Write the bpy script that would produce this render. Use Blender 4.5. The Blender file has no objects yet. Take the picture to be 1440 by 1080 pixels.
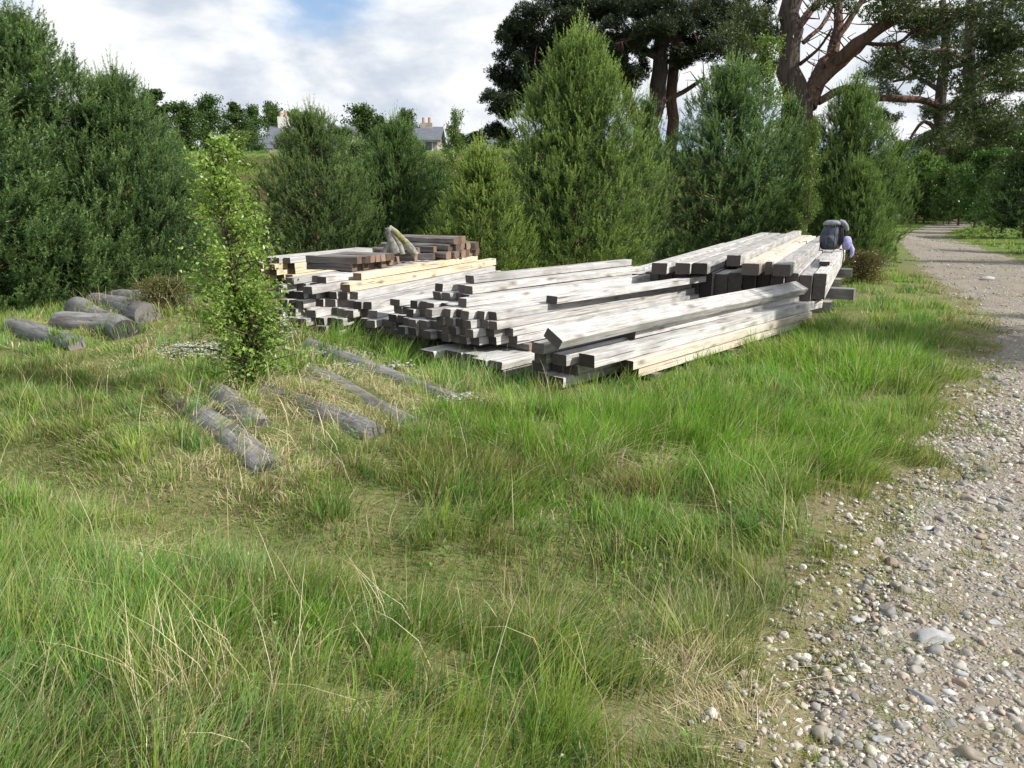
import bpy, math, random
import numpy as np
from mathutils import Vector, Matrix


R = math.radians
rng = np.random.default_rng(7)
random.seed(7)
C = bpy.context.scene.collection
sc = bpy.context.scene

# ------------------------------------------------------------------ camera
cam_d = bpy.data.cameras.new('camera')
cam = bpy.data.objects.new('camera', cam_d)
C.objects.link(cam)
CAM_H = 1.5
PITCH = math.atan(258 / 1050)
cam.location = (0, 0, CAM_H)
cam.rotation_euler = (math.pi / 2 - PITCH, 0, 0)
cam_d.sensor_fit = 'HORIZONTAL'
cam_d.angle = 2 * math.atan(720 / 1050)
cam_d.clip_start = 0.05
cam_d.clip_end = 6000
sc.camera = cam

# ------------------------------------------------------------------ sky, sun, exposure
SUN_EL = R(37)
SUN_DIR = Vector((0.955, -0.30, 0)).normalized() * math.cos(SUN_EL) + Vector((0, 0, math.sin(SUN_EL)))
sun_d = bpy.data.lights.new('sun', 'SUN')
sun_d.energy = 5.0
sun_d.angle = R(0.55)
sun_d.color = (1.0, 0.955, 0.88)
sun = bpy.data.objects.new('sun', sun_d)
C.objects.link(sun)
sun.location = SUN_DIR * 60
sun.rotation_euler = SUN_DIR.to_track_quat('Z', 'Y').to_euler()

sc.view_settings.view_transform = 'Standard'
sc.view_settings.look = 'None'
sc.view_settings.exposure = 0.5
sc.view_settings.gamma = 1.0
sc.render.engine = 'CYCLES'
sc.cycles.max_bounces = 6
sc.cycles.diffuse_bounces = 3
sc.cycles.transmission_bounces = 3
sc.cycles.transparent_max_bounces = 4
sc.cycles.use_denoising = True


class NT:
    """small node-tree writer"""
    def __init__(self, tree):
        self.t = tree
        tree.nodes.clear()

    def n(self, kind, **kw):
        nd = self.t.nodes.new(kind)
        ins = kw.pop('ins', {})
        for k, v in kw.items():
            setattr(nd, k, v)
        for k, v in ins.items():
            self.set(nd.inputs[k], v)
        return nd

    def set(self, sock, v):
        if isinstance(v, bpy.types.NodeSocket):
            self.t.links.new(v, sock)
        elif isinstance(v, bpy.types.Node):
            self.t.links.new(v.outputs[0], sock)
        else:
            if isinstance(v, tuple) and len(v) == 3 and sock.type == 'RGBA':
                v = (*v, 1)
            sock.default_value = v

    def math(self, op, a, b=None, c=None, clamp=False):
        nd = self.t.nodes.new('ShaderNodeMath')
        nd.operation = op
        nd.use_clamp = clamp
        self.set(nd.inputs[0], a)
        if b is not None: self.set(nd.inputs[1], b)
        if c is not None: self.set(nd.inputs[2], c)
        return nd.outputs[0]

    def vmath(self, op, a, b=None):
        nd = self.t.nodes.new('ShaderNodeVectorMath')
        nd.operation = op
        self.set(nd.inputs[0], a)
        if b is not None: self.set(nd.inputs[1], b)
        return nd.outputs[0]

    def mix(self, f, a, b, blend='MIX'):
        nd = self.t.nodes.new('ShaderNodeMix')
        nd.data_type = 'RGBA'
        nd.blend_type = blend
        self.set(nd.inputs[0], f)
        self.set(nd.inputs[6], a)
        self.set(nd.inputs[7], b)
        return nd.outputs[2]

    def ramp(self, f, stops, interp='LINEAR'):
        nd = self.t.nodes.new('ShaderNodeValToRGB')
        nd.color_ramp.interpolation = interp
        el = nd.color_ramp.elements
        while len(el) < len(stops): el.new(0.5)
        for e, (p, c) in zip(el, stops):
            e.position = p
            e.color = (c, c, c, 1) if not isinstance(c, tuple) else (*c, 1)
        self.set(nd.inputs[0], f)
        return nd.outputs[0]

    def noise(self, vec, scale, detail=4, rough=0.55, dist=0.0):
        nd = self.t.nodes.new('ShaderNodeTexNoise')
        self.set(nd.inputs['Vector'], vec)
        self.set(nd.inputs['Scale'], scale)
        nd.inputs['Detail'].default_value = detail
        nd.inputs['Roughness'].default_value = rough
        nd.inputs['Distortion'].default_value = dist
        return nd.outputs[0]


world = bpy.data.worlds.new('World')
sc.world = world
world.use_nodes = True
w = NT(world.node_tree)
sky = w.n('ShaderNodeTexSky', sky_type='NISHITA', sun_disc=False, sun_elevation=SUN_EL,
          sun_rotation=math.atan2(SUN_DIR.x, SUN_DIR.y), altitude=250, air_density=1.0, dust_density=1.6, ozone_density=1.0)
geo = w.n('ShaderNodeTexCoord')
sep = w.n('ShaderNodeSeparateXYZ', ins={0: geo.outputs['Generated']})
zz = w.math('ADD', w.math('MAXIMUM', sep.outputs[2], 0.0), 0.13)
cx = w.math('DIVIDE', sep.outputs[0], zz)
cy = w.math('DIVIDE', sep.outputs[1], zz)
nv = w.vmath('MULTIPLY', geo.outputs['Generated'], (1.0, 1.0, 2.1))
big = w.noise(w.vmath('ADD', nv, (3.1, 0.4, 1.7)), 2.3, 8, 0.52, 0.15)
fine = w.noise(w.vmath('ADD', nv, (11.3, 4.1, 0.0)), 4.6, 8, 0.56, 0.2)
# the one larger break in the cloud, high ahead
dt = w.n('ShaderNodeVectorMath', operation='DISTANCE', ins={0: geo.outputs['Generated'], 1: tuple(Vector((-.24, .94, .27)).normalized())})
hole = w.ramp(dt.outputs['Value'], [(0.03, 0.16), (0.12, 0.0)])
cover = w.ramp(w.math('SUBTRACT', big, hole), [(0.36, 0.0), (0.47, 1.0)], 'EASE')
lumps = w.ramp(fine, [(0.36, 0.0), (0.58, 1.0)], 'EASE')
cloudc = w.mix(lumps, (4.7, 5.2, 6.0), (7.9, 8.0, 8.1))
skyc = w.mix(cover, w.mix(0.45, sky.outputs[0], (3.6, 5.4, 8.2)), cloudc)
bg = w.n('ShaderNodeBackground', ins={'Color': skyc, 'Strength': 0.095})
wo = w.n('ShaderNodeOutputWorld', ins={0: bg})


# ------------------------------------------------------------------ helpers
def P(x, y, z=0.0):
    """world point at height z seen at this pixel of the 1440x1080 photograph (only used to measure positions)"""
    a = (x - 720) / 1050; b = -(y - 540) / 1050
    dy = math.cos(PITCH) + b * math.sin(PITCH); dz = -math.sin(PITCH) + b * math.cos(PITCH)
    t = (z - CAM_H) / dz
    return (a * t, dy * t)


def D(x, y, dist):
    """world point at forward distance dist on this pixel's ray"""
    a = (x - 720) / 1050; b = -(y - 540) / 1050
    dy = math.cos(PITCH) + b * math.sin(PITCH); dz = -math.sin(PITCH) + b * math.cos(PITCH)
    t = dist / dy
    return Vector((a * t, dist, CAM_H + dz * t))


def mesh_from(name, V, F, mat=None, col=None, smooth=False):
    """V (n,3); F list of int arrays (m,k), each with its own k"""
    me = bpy.data.meshes.new(name)
    V = np.asarray(V, np.float32)
    if not isinstance(F, list): F = [F]
    F = [np.asarray(f, np.int32) for f in F if len(f)]
    me.vertices.add(len(V))
    me.vertices.foreach_set('co', V.ravel())
    loops = np.concatenate([f.ravel() for f in F])
    tot = np.concatenate([np.full(len(f), f.shape[1], np.int32) for f in F])
    start = np.concatenate([[0], np.cumsum(tot)[:-1]]).astype(np.int32)
    me.loops.add(len(loops)); me.loops.foreach_set('vertex_index', loops)
    me.polygons.add(len(tot)); me.polygons.foreach_set('loop_start', start)
    me.polygons.foreach_set('loop_total', tot)
    me.polygons.foreach_set('use_smooth', np.full(len(tot), bool(smooth)))
    if col is not None:
        a = me.color_attributes.new('col', 'FLOAT_COLOR', 'POINT')
        c = np.ones((len(V), 4), np.float32); c[:, :3] = col
        a.data.foreach_set('color', c.ravel())
    me.update(calc_edges=True)
    if mat: me.materials.append(mat)
    return me


def link(name, me, parent=None, loc=None, rot=None, scale=None, kind=None):
    o = bpy.data.objects.new(name, me)
    C.objects.link(o)
    if parent: o.parent = parent
    if loc is not None: o.location = loc
    if rot is not None: o.rotation_euler = rot
    if scale is not None: o.scale = scale
    if kind: o['kind'] = kind
    return o


def tag(o, label, cat, group=None):
    o['label'] = label; o['category'] = cat
    if group: o['group'] = group
    return o


def empty(name, loc, label, cat, group=None, rz=0.0, scale=1.0):
    o = bpy.data.objects.new(name, None)
    C.objects.link(o)
    o.empty_display_size = 0.2
    o.location = loc; o.rotation_euler = (0, 0, rz)
    o.scale = (scale,) * 3 if not isinstance(scale, tuple) else scale
    return tag(o, label, cat, group)


_nd = rng.normal(size=(24, 2)); _nd /= np.linalg.norm(_nd, axis=1)[:, None]
_np = rng.uniform(0, 6.28, 24)


def fnoise(x, y, freq, k=0, n=6):
    """smooth value in about -1..1"""
    x = np.asarray(x, float); y = np.asarray(y, float)
    s = 0
    for i in range(n):
        a = _nd[(i + k) % 24]; f = freq * (1 + 0.37 * i)
        s = s + np.sin(f * (x * a[0] + y * a[1]) + _np[(i * 5 + k) % 24] + 1.3 * np.sin(0.7 * f * (x * a[1] - y * a[0]) + _np[(i + 3 * k) % 24]))
    return s / n * 1.6


def sstep(a, b, x):
    t = np.clip((x - a) / (b - a), 0, 1)
    return t * t * (3 - 2 * t)


# track edges (x as a function of y), measured on the ground
LE = np.array([(-6, -2.2), (-2, -0.9), (0.5, 0.15), (1.72, .60), (2.1, .82), (2.5, 1.06), (2.98, 1.40), (3.63, 1.87), (4.3, 2.52), (5.63, 3.5), (8.06, 5.07), (9.5, 6.0), (11.7, 7.0), (16.7, 9.0), (24, 12.1), (32, 16), (46, 24.5), (60, 34)])
RE = np.array([(-6, 3.5), (0, 4.0), (4, 7.5), (7, 9.5), (10, 10.4), (14, 11.3), (17, 12.0), (19.8, 13.4), (26.2, 16.2), (34.5, 19.7), (46, 27.5), (60, 38)])


def track_edges(y):
    return np.interp(y, LE[:, 0], LE[:, 1]), np.interp(y, RE[:, 0], RE[:, 1])


def inside_track(x, y):
    """signed distance-like: >0 inside"""
    l, r = track_edges(y)
    wob = 0.16 * fnoise(x, y, 2.6, 3) + 0.05 * fnoise(x, y, 9, 6)
    return np.minimum((x - l) * 0.85, r - x) + wob * np.clip(np.asarray(y) * .25, .5, 1.2)


SW = np.array([(-5, 4.6), (-3.0, 4.17), (-1.42, 3.3), (-.6, 2.92), (.1, 2.68), (0.8, 2.7)])


def swale(x, y):
    ys = np.interp(x, SW[:, 0], SW[:, 1])
    g = np.exp(-((y - ys) / 0.32) ** 2)
    return g * sstep(-7, -4, x) * (1 - sstep(0.5, 1.2, x))


def gz(x, y):
    """height of the ground"""
    x = np.asarray(x, float); y = np.asarray(y, float)
    r2 = lambda cx, cy, a, b: np.exp(-(((x - cx) / a) ** 2 + ((y - cy) / b) ** 2))
    h = 0.025 * fnoise(x, y, 0.9, 1) + 0.012 * fnoise(x, y, 3.1, 2)
    it = inside_track(x, y)
    h = h * (1 - 0.7 * sstep(0.0, 0.5, it))
    h = h + .035 * np.maximum(fnoise(x, y, 5.5, 15), -.3) * (1 - sstep(-.7, -.1, it)) * (1 - sstep(7, 12, y))
    h = h + 0.16 * r2(-1.6, 4.9, 1.5, 1.2) + 0.16 * r2(-4.9, 8.6, 2.2, 2.2) + .18 * r2(-3.6, 8.3, .8, .7)
    h = h - 0.13 * swale(x, y)
    h = h + 0.08 * r2(-1.3, 1.9, 1.6, .7)
    h = h - 0.03 * r2(1.8, 7.0, 3.5, 2)
    t = sstep(24, 37, y + 0.35 * x) * (1 - sstep(2, 14, x - 0.1 * y))
    h = h + t * (3.9 + 0.012 * (y - 40)) + t * 0.15 * fnoise(x, y, .25, 5)
    h = h + 0.02 * np.maximum(y - 60, 0) * sstep(0, 30, x)
    return h


# ------------------------------------------------------------------ materials
def new_mat(name):
    m = bpy.data.materials.new(name)
    m.use_nodes = True
    return m, NT(m.node_tree)


def leaf_mat(name, trans=0.35, gloss=0.25, rough=0.45, var=0.25, tint=True, scale=1.3):
    m, t = new_mat(name)
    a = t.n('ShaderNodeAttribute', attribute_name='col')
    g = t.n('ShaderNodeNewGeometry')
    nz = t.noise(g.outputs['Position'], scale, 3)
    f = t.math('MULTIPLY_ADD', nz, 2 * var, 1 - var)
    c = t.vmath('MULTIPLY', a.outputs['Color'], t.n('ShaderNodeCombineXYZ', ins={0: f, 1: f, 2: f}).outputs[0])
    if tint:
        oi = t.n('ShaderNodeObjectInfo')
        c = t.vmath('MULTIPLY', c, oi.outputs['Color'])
    p = t.n('ShaderNodeBsdfPrincipled', ins={'Base Color': c, 'Roughness': rough, 'Specular IOR Level': gloss})
    tr = t.n('ShaderNodeBsdfTranslucent', ins={'Color': t.vmath('MULTIPLY', c, (1.25, 1.35, 0.75))})
    mx = t.n('ShaderNodeMixShader', ins={0: trans, 1: p, 2: tr})
    t.n('ShaderNodeOutputMaterial', ins={0: mx})
    return m


M_GRASS = leaf_mat('grass_blades', 0.42, 0.25, 0.5, 0.16, False, 0.9)
M_DRY = leaf_mat('dry_blades', 0.2, 0.2, 0.6, 0.15, False, 2.0)
M_NEEDLE = leaf_mat('pine_needles', 0.30, 0.35, 0.42, 0.22, True, 1.1)
M_LEAF = leaf_mat('birch_leaves', 0.38, 0.45, 0.35, 0.2, True, 1.5)


def bark_mat(name, c1, c2, scale=6.0, bump=0.6, stretch=(1, 1, .25)):
    m, t = new_mat(name)
    tc = t.n('ShaderNodeTexCoord')
    v = t.vmath('MULTIPLY', tc.outputs['Object'], stretch)
    n1 = t.noise(v, scale, 6, 0.65, 0.4)
    vo = t.n('ShaderNodeTexVoronoi', ins={'Vector': v, 'Scale': scale * 2.0}, distance='EUCLIDEAN', feature='F1')
    f = t.math('MULTIPLY_ADD', vo.outputs[0], 0.5, t.math('MULTIPLY', n1, 0.8), clamp=True)
    col = t.mix(t.ramp(f, [(0.25, 0.0), (0.75, 1.0)]), c1, c2)
    b = t.n('ShaderNodeBump', ins={'Height': f, 'Strength': bump, 'Distance': 0.06})
    p = t.n('ShaderNodeBsdfPrincipled', ins={'Base Color': col, 'Roughness': 0.9, 'Specular IOR Level': 0.2, 'Normal': b})
    t.n('ShaderNodeOutputMaterial', ins={0: p})
    return m


M_BARK = bark_mat('young_pine_bark', (0.06, 0.04, 0.028), (0.19, 0.12, 0.075), 8)
M_OLDBARK = bark_mat('old_pine_bark', (0.018, 0.014, 0.012), (0.075, 0.058, 0.05), 5.0, 1.0)
M_REDBARK = bark_mat('old_pine_red_limb_bark', (0.028, 0.019, 0.015), (0.115, 0.07, 0.052), 5.5, 1.0)
M_TWIG = bark_mat('birch_twig_bark', (0.05, 0.035, 0.03), (0.14, 0.10, 0.08), 20)



def wood_mat(name, base, dark, grey, spread=0.25, endc=(0.055, 0.046, 0.042)):
    m, t = new_mat(name)
    tc = t.n('ShaderNodeTexCoord')
    oi = t.n('ShaderNodeObjectInfo')
    off = t.vmath('SCALE', t.n('ShaderNodeCombineXYZ', ins={0: 13.0, 1: 47.0, 2: 31.0}).outputs[0])
    t.set(off.node.inputs['Scale'], oi.outputs['Random'])
    v0 = t.vmath('ADD', tc.outputs['Object'], off)
    grain = t.noise(t.vmath('MULTIPLY', v0, (2.2, 46, 46)), 1.0, 5, 0.7, 0.35)
    streak = t.noise(t.vmath('MULTIPLY', v0, (1.1, 14, 14)), 1.0, 3, 0.6, 0.8)
    blotch = t.noise(t.vmath('MULTIPLY', v0, (2.6, 5, 5)), 1.0, 4, 0.6)
    kn = t.n('ShaderNodeTexVoronoi', ins={'Vector': t.vmath('MULTIPLY', v0, (3.0, 7.5, 7.5)), 'Scale': 1.0, 'Randomness': 1.0})
    knot = t.ramp(kn.outputs[0], [(0.05, 1.0), (0.17, 0.45), (0.27, 0.0)])
    c = t.mix(t.ramp(grain, [(0.35, 0.0), (0.62, 1.0)]), dark, base)
    c = t.mix(t.math('MULTIPLY', t.ramp(streak, [(0.42, 0.0), (0.62, 1.0)]), 0.75), c, grey)
    c = t.mix(t.math('MULTIPLY', t.ramp(blotch, [(0.48, 0.0), (0.68, 1.0)]), 0.8), c, dark)
    c = t.mix(t.math('MULTIPLY', knot, 0.75), c, (0.13, 0.10, 0.08))
    crack = t.noise(t.vmath('MULTIPLY', v0, (1.6, 60, 60)), 1.0, 2, 0.5, 0.6)
    ck = t.ramp(crack, [(0.30, 1.0), (0.38, 0.0)])
    c = t.mix(t.math('MULTIPLY', ck, 0.85), c, (0.07, 0.06, 0.05))
    br = t.math('MULTIPLY_ADD', oi.outputs['Random'], 2 * spread, 1 - spread)
    c = t.vmath('MULTIPLY', c, t.n('ShaderNodeCombineXYZ', ins={0: br, 1: br, 2: br}).outputs[0])
    # sawn ends (faces across the grain) are soaked, dirty, with shade painted in
    nx = t.math('ABSOLUTE', t.n('ShaderNodeSeparateXYZ', ins={0: tc.outputs['Normal']}).outputs[0])
    isend = t.ramp(nx, [(0.6, 0.0), (0.75, 1.0)])
    ring = t.noise(t.vmath('MULTIPLY', v0, (2, 22, 22)), 1.0, 4, .6, .5)
    ec = t.mix(ring, tuple(x * .55 for x in endc), tuple(x * 1.6 for x in endc))
    e_ = t.math('MULTIPLY_ADD', t.math('FRACT', t.math('MULTIPLY', oi.outputs['Random'], 17.3)), 1.5, 0.45)
    ec = t.vmath('MULTIPLY', ec, t.n('ShaderNodeCombineXYZ', ins={0: e_, 1: e_, 2: e_}).outputs[0])
    c = t.mix(isend, c, ec)
    hgt = t.math('MULTIPLY_ADD', ck, -0.8, grain)
    b = t.n('ShaderNodeBump', ins={'Height': hgt, 'Strength': 0.35, 'Distance': 0.006})
    p = t.n('ShaderNodeBsdfPrincipled', ins={'Base Color': c, 'Roughness': 0.75, 'Specular IOR Level': 0.3, 'Normal': b})
    t.n('ShaderNodeOutputMaterial', ins={0: p})
    return m


M_PALE = wood_mat('weathered_silver_timber', (0.56, 0.54, 0.51), (0.23, 0.218, 0.205), (0.35, 0.355, 0.37), 0.24)
M_TAN = wood_mat('fresh_tan_timber', (0.70, 0.59, 0.43), (0.46, 0.35, 0.22), (0.56, 0.51, 0.43), 0.12, (0.07, 0.05, 0.035))
M_LTAN = wood_mat('paler_tan_timber', (0.66, 0.59, 0.49), (0.42, 0.35, 0.27), (0.52, 0.49, 0.45), 0.12)
M_LOG = wood_mat('grey_log_wood', (0.27, 0.265, 0.26), (0.085, 0.08, 0.076), (0.20, 0.205, 0.205), 0.15, (0.08, 0.075, 0.07))
M_DARK = wood_mat('old_dark_timber', (0.20, 0.17, 0.15), (0.08, 0.065, 0.055), (0.22, 0.22, 0.23), 0.25, (0.11, 0.075, 0.055))


def ground_mat():
    m, t = new_mat('soil_and_thatch')
    g = t.n('ShaderNodeNewGeometry')
    p = g.outputs['Position']
    n1 = t.noise(p, 0.8, 5, 0.6)
    n2 = t.noise(p, 14, 6, 0.7)
    n3 = t.noise(p, 60, 3, 0.7)
    c = t.mix(t.ramp(n1, [(0.4, 0.0), (0.6, 1.0)]), (0.09, 0.13, 0.035), (0.16, 0.155, 0.065))
    c = t.mix(t.ramp(n2, [(0.45, 0.0), (0.7, 1.0)]), c, (0.20, 0.18, 0.09))
    c = t.mix(t.ramp(n3, [(0.5, 0.0), (0.75, 0.8)]), c, (0.03, 0.03, 0.015))
    at = t.n('ShaderNodeAttribute', attribute_name='col')
    c = t.mix(t.math('MULTIPLY', at.outputs['Fac'], t.ramp(n2, [(0.3, 0.3), (0.6, 1.0)])), c, t.mix(n3, (0.13, 0.10, 0.06), (0.27, 0.23, 0.15)))
    # mown field and rough bank far behind
    sy = t.n('ShaderNodeSeparateXYZ', ins={0: p})
    far = t.ramp(t.math('DIVIDE', sy.outputs[1], 100.0), [(0.14, 0.0), (0.24, 1.0)])
    fz = t.ramp(sy.outputs[2], [(0.0, 0.0), (1.0, 1.0)])
    fieldc = t.mix(t.noise(p, 0.5, 5), (0.085, 0.13, 0.03), (0.13, 0.165, 0.045))
    bankc = t.mix(t.ramp(t.noise(p, 1.2, 6, .7), [(0.4, 0.0), (0.6, 1.0)]), (0.08, 0.055, 0.03), (0.10, 0.125, 0.035))
    tz = t.ramp(t.math('DIVIDE', sy.outputs[2], 5.0), [(0.70, 0.0), (0.76, 1.0)])
    farc = t.mix(t.math('GREATER_THAN', sy.outputs[2], 3.6), t.mix(t.ramp(t.math('DIVIDE', sy.outputs[2], 5.0), [(0.05, 0.0), (0.15, 1.0)]), fieldc, bankc), fieldc)
    c = t.mix(far, c, farc)
    b = t.n('ShaderNodeBump', ins={'Height': n3, 'Strength': 0.6, 'Distance': 0.02})
    s = t.n('ShaderNodeBsdfPrincipled', ins={'Base Color': c, 'Roughness': 0.95, 'Specular IOR Level': 0.1, 'Normal': b})
    t.n('ShaderNodeOutputMaterial', ins={0: s})
    return m


def track_mat():
    m, t = new_mat('stony_track_fines')
    g = t.n('ShaderNodeNewGeometry')
    p = g.outputs['Position']
    n1 = t.noise(p, 1.1, 5, 0.6)
    n2 = t.noise(p, 22, 6, 0.75)
    vo = t.n('ShaderNodeTexVoronoi', ins={'Vector': p, 'Scale': 55.0})
    vo2 = t.n('ShaderNodeTexVoronoi', ins={'Vector': p, 'Scale': 19.0})
    c = t.mix(n2, (0.22, 0.185, 0.14), (0.42, 0.37, 0.30))
    c = t.mix(t.ramp(n1, [(0.45, 0.0), (0.62, 0.6)]), c, (0.19, 0.15, 0.09))
    sepc = t.n('ShaderNodeSeparateXYZ', ins={0: vo.outputs['Color']})
    pb = t.mix(sepc.outputs[0], (0.16, 0.155, 0.15), (0.40, 0.385, 0.36))
    edge = t.ramp(vo.outputs[0], [(0.30, 1.0), (0.48, 0.0)])
    c = t.mix(t.math('MULTIPLY', edge, 0.8), t.mix(0.35, c, (0.10, 0.085, 0.065)), pb)
    sep2 = t.n('ShaderNodeSeparateXYZ', ins={0: vo2.outputs['Color']})
    on = t.math('MULTIPLY', t.ramp(vo2.outputs[0], [(0.28, 1.0), (0.38, 0.0)]), t.math('GREATER_THAN', sep2.outputs[1], 0.6))
    c = t.mix(on, c, t.mix(sep2.outputs[0], (0.2, 0.195, 0.19), (0.44, 0.43, 0.41)))
    h = t.math('ADD', t.math('MULTIPLY', edge, 0.6), t.math('MULTIPLY', on, 1.4))
    h = t.math('ADD', h, t.math('MULTIPLY', n2, 0.6))
    b = t.n('ShaderNodeBump', ins={'Height': h, 'Strength': 0.9, 'Distance': 0.012})
    s = t.n('ShaderNodeBsdfPrincipled', ins={'Base Color': c, 'Roughness': 0.9, 'Specular IOR Level': 0.2, 'Normal': b})
    t.n('ShaderNodeOutputMaterial', ins={0: s})
    return m


def stone_mat():
    m, t = new_mat('river_stones')
    a = t.n('ShaderNodeAttribute', attribute_name='col')
    oi = t.n('ShaderNodeObjectInfo')
    g = t.n('ShaderNodeNewGeometry')
    n2 = t.noise(g.outputs['Position'], 45, 6, 0.7)
    n3 = t.noise(g.outputs['Position'], 300, 3, 0.7)
    f = t.math('MULTIPLY_ADD', n2, 0.6, 0.7)
    c = t.vmath('MULTIPLY', a.outputs['Color'], oi.outputs['Color'])
    c = t.vmath('MULTIPLY', c, t.n('ShaderNodeCombineXYZ', ins={0: f, 1: f, 2: f}).outputs[0])
    b = t.n('ShaderNodeBump', ins={'Height': t.math('ADD', n2, t.math('MULTIPLY', n3, .4)), 'Strength': 0.35, 'Distance': 0.004})
    s = t.n('ShaderNodeBsdfPrincipled', ins={'Base Color': c, 'Roughness': 0.75, 'Specular IOR Level': 0.35, 'Normal': b})
    t.n('ShaderNodeOutputMaterial', ins={0: s})
    return m


def plain_mat(name, c, rough=0.8, var=0.2, scale=8.0, spec=0.3, c2=None, bump=0.2):
    m, t = new_mat(name)
    tc = t.n('ShaderNodeTexCoord')
    n = t.noise(tc.outputs['Object'], scale, 5, 0.6)
    c2 = c2 or tuple(x * (1 - var * 2) for x in c)
    col = t.mix(t.ramp(n, [(0.35, 0.0), (0.65, 1.0)]), c2, c)
    b = t.n('ShaderNodeBump', ins={'Height': n, 'Strength': bump, 'Distance': 0.01})
    s = t.n('ShaderNodeBsdfPrincipled', ins={'Base Color': col, 'Roughness': rough, 'Specular IOR Level': spec, 'Normal': b})
    t.n('ShaderNodeOutputMaterial', ins={0: s})
    return m


M_GROUND = ground_mat(); M_TRACK = track_mat(); M_STONE = stone_mat()
M_SLATE = plain_mat('slate_roof', (0.13, 0.14, 0.165), 0.6, 0.15, 3)
M_RENDER = plain_mat('white_harling', (0.74, 0.72, 0.68), 0.9, 0.08, 3)
M_STONEW = plain_mat('grey_granite_wall', (0.42, 0.38, 0.33), 0.9, 0.2, 2)
M_REDPOT = plain_mat('clay_chimney_pot', (0.42, 0.24, 0.18), 0.8, 0.1, 4)
M_GLASS = plain_mat('dark_window_glass', (0.04, 0.05, 0.06), 0.1, 0.1, 2, 0.6)
M_HILL = plain_mat('heather_hill', (0.07, 0.085, 0.095), 0.95, 0.15, 0.004, 0.1)
M_FABRIC = plain_mat('slate_blue_nylon', (0.06, 0.075, 0.105), 0.55, 0.25, 14, 0.4, bump=.6)
M_FABRIC2 = plain_mat('grey_nylon', (0.21, 0.23, 0.26), 0.6, 0.25, 14, 0.4, bump=.6)
M_STRAP = plain_mat('black_webbing', (0.02, 0.02, 0.025), 0.6, 0.2, 30)
M_RUST = plain_mat('rust_orange_cloth', (0.35, 0.13, 0.05), 0.7, 0.2, 14)
M_LILAC = plain_mat('lilac_cloth', (0.36, 0.34, 0.62), 0.75, 0.2, 14, bump=.7)
M_LICHEN = plain_mat('lichened_dead_wood', (0.30, 0.30, 0.265), 0.95, 0.3, 22, 0.1, (0.13, 0.115, 0.10), 1.0)
M_YLICHEN = plain_mat('yellow_lichen', (0.24, 0.23, 0.08), 0.95, 0.25, 40, 0.1, bump=.8)

# ------------------------------------------------------------------ ground, track, hill
def grid_mesh(name, X, Y, Z, mat, smooth=True, col=None):
    n, m = X.shape
    V = np.stack([X.ravel(), Y.ravel(), Z.ravel()], 1)
    idx = np.arange(n * m).reshape(n, m)
    F = np.stack([idx[:-1, :-1].ravel(), idx[:-1, 1:].ravel(), idx[1:, 1:].ravel(), idx[1:, :-1].ravel()], 1)
    return mesh_from(name, V, F, mat, col, smooth=smooth)


def make_ground():
    k = np.linspace(-1, 1, 251)
    xs = np.sign(k) * (np.abs(k) * 9 + np.abs(k) ** 5 * 700)
    t = np.linspace(0, 1, 290)
    ys = -6 + t * 24 + t ** 7 * 1900
    X, Y = np.meshgrid(xs, ys)
    Z = gz(X, Y)
    d = inside_track(X, Y)
    Z = Z - 0.045 * sstep(-0.02, 0.25, d)
    n = sstep(-.75, .02, d + .15 * fnoise(X, Y, 4, 2)).ravel()
    return link('ground', grid_mesh('ground', X, Y, Z, M_GROUND, col=np.stack([n, n, n], 1)), kind='structure')


ground = make_ground()


def make_track():
    ys = np.concatenate([np.linspace(-5, 10, 220), np.linspace(10.2, 60, 140)])
    tt = np.linspace(0, 1, 120)
    l, r = track_edges(ys)
    X = l[:, None] - 0.3 + (r - l + 0.6)[:, None] * tt[None, :]
    Y = np.repeat(ys[:, None], 120, 1)
    Z = gz(X, Y) + 0.006 * fnoise(X, Y, 9, 4) + 0.004 * fnoise(X, Y, 23, 7)
    d = inside_track(X, Y)
    Z = Z - 0.022 * (1 - sstep(0.0, 0.3, d)) - 0.022 + .012 * fnoise(X, Y, 5.3, 10) * (1 - sstep(.1, .5, d))
    # two shallow wheel ruts
    return link('gravel_track', grid_mesh('gravel_track', X, Y, Z, M_TRACK), kind='structure')


track = make_track()


def make_hill():
    az = np.linspace(-8, 60, 60)
    rr = np.linspace(900, 1900, 24)
    A, Rr = np.meshgrid(np.radians(az), rr)
    prof = np.exp(-((A - R(31)) / R(8)) ** 2) * 135 
    Z = prof * np.sin(np.clip((Rr - 900) / 1000 * math.pi, 0, math.pi)) + 6 * fnoise(Rr * np.sin(A), Rr * np.cos(A), .02, 3) - 10
    return link('hill', grid_mesh('hill', Rr * np.sin(A), Rr * np.cos(A), Z, M_HILL), kind='structure')


make_hill()

# ------------------------------------------------------------------ timber stacks
class Frame:
    def __init__(self, x, y, deg):
        self.o = Vector((x, y, 0)); self.deg = deg
        a = R(deg); self.u = Vector((math.cos(a), math.sin(a), 0)); self.v = Vector((-math.sin(a), math.cos(a), 0))

    def at(self, s, v, z):
        return self.o + self.u * s + self.v * v + Vector((0, 0, z))


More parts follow.
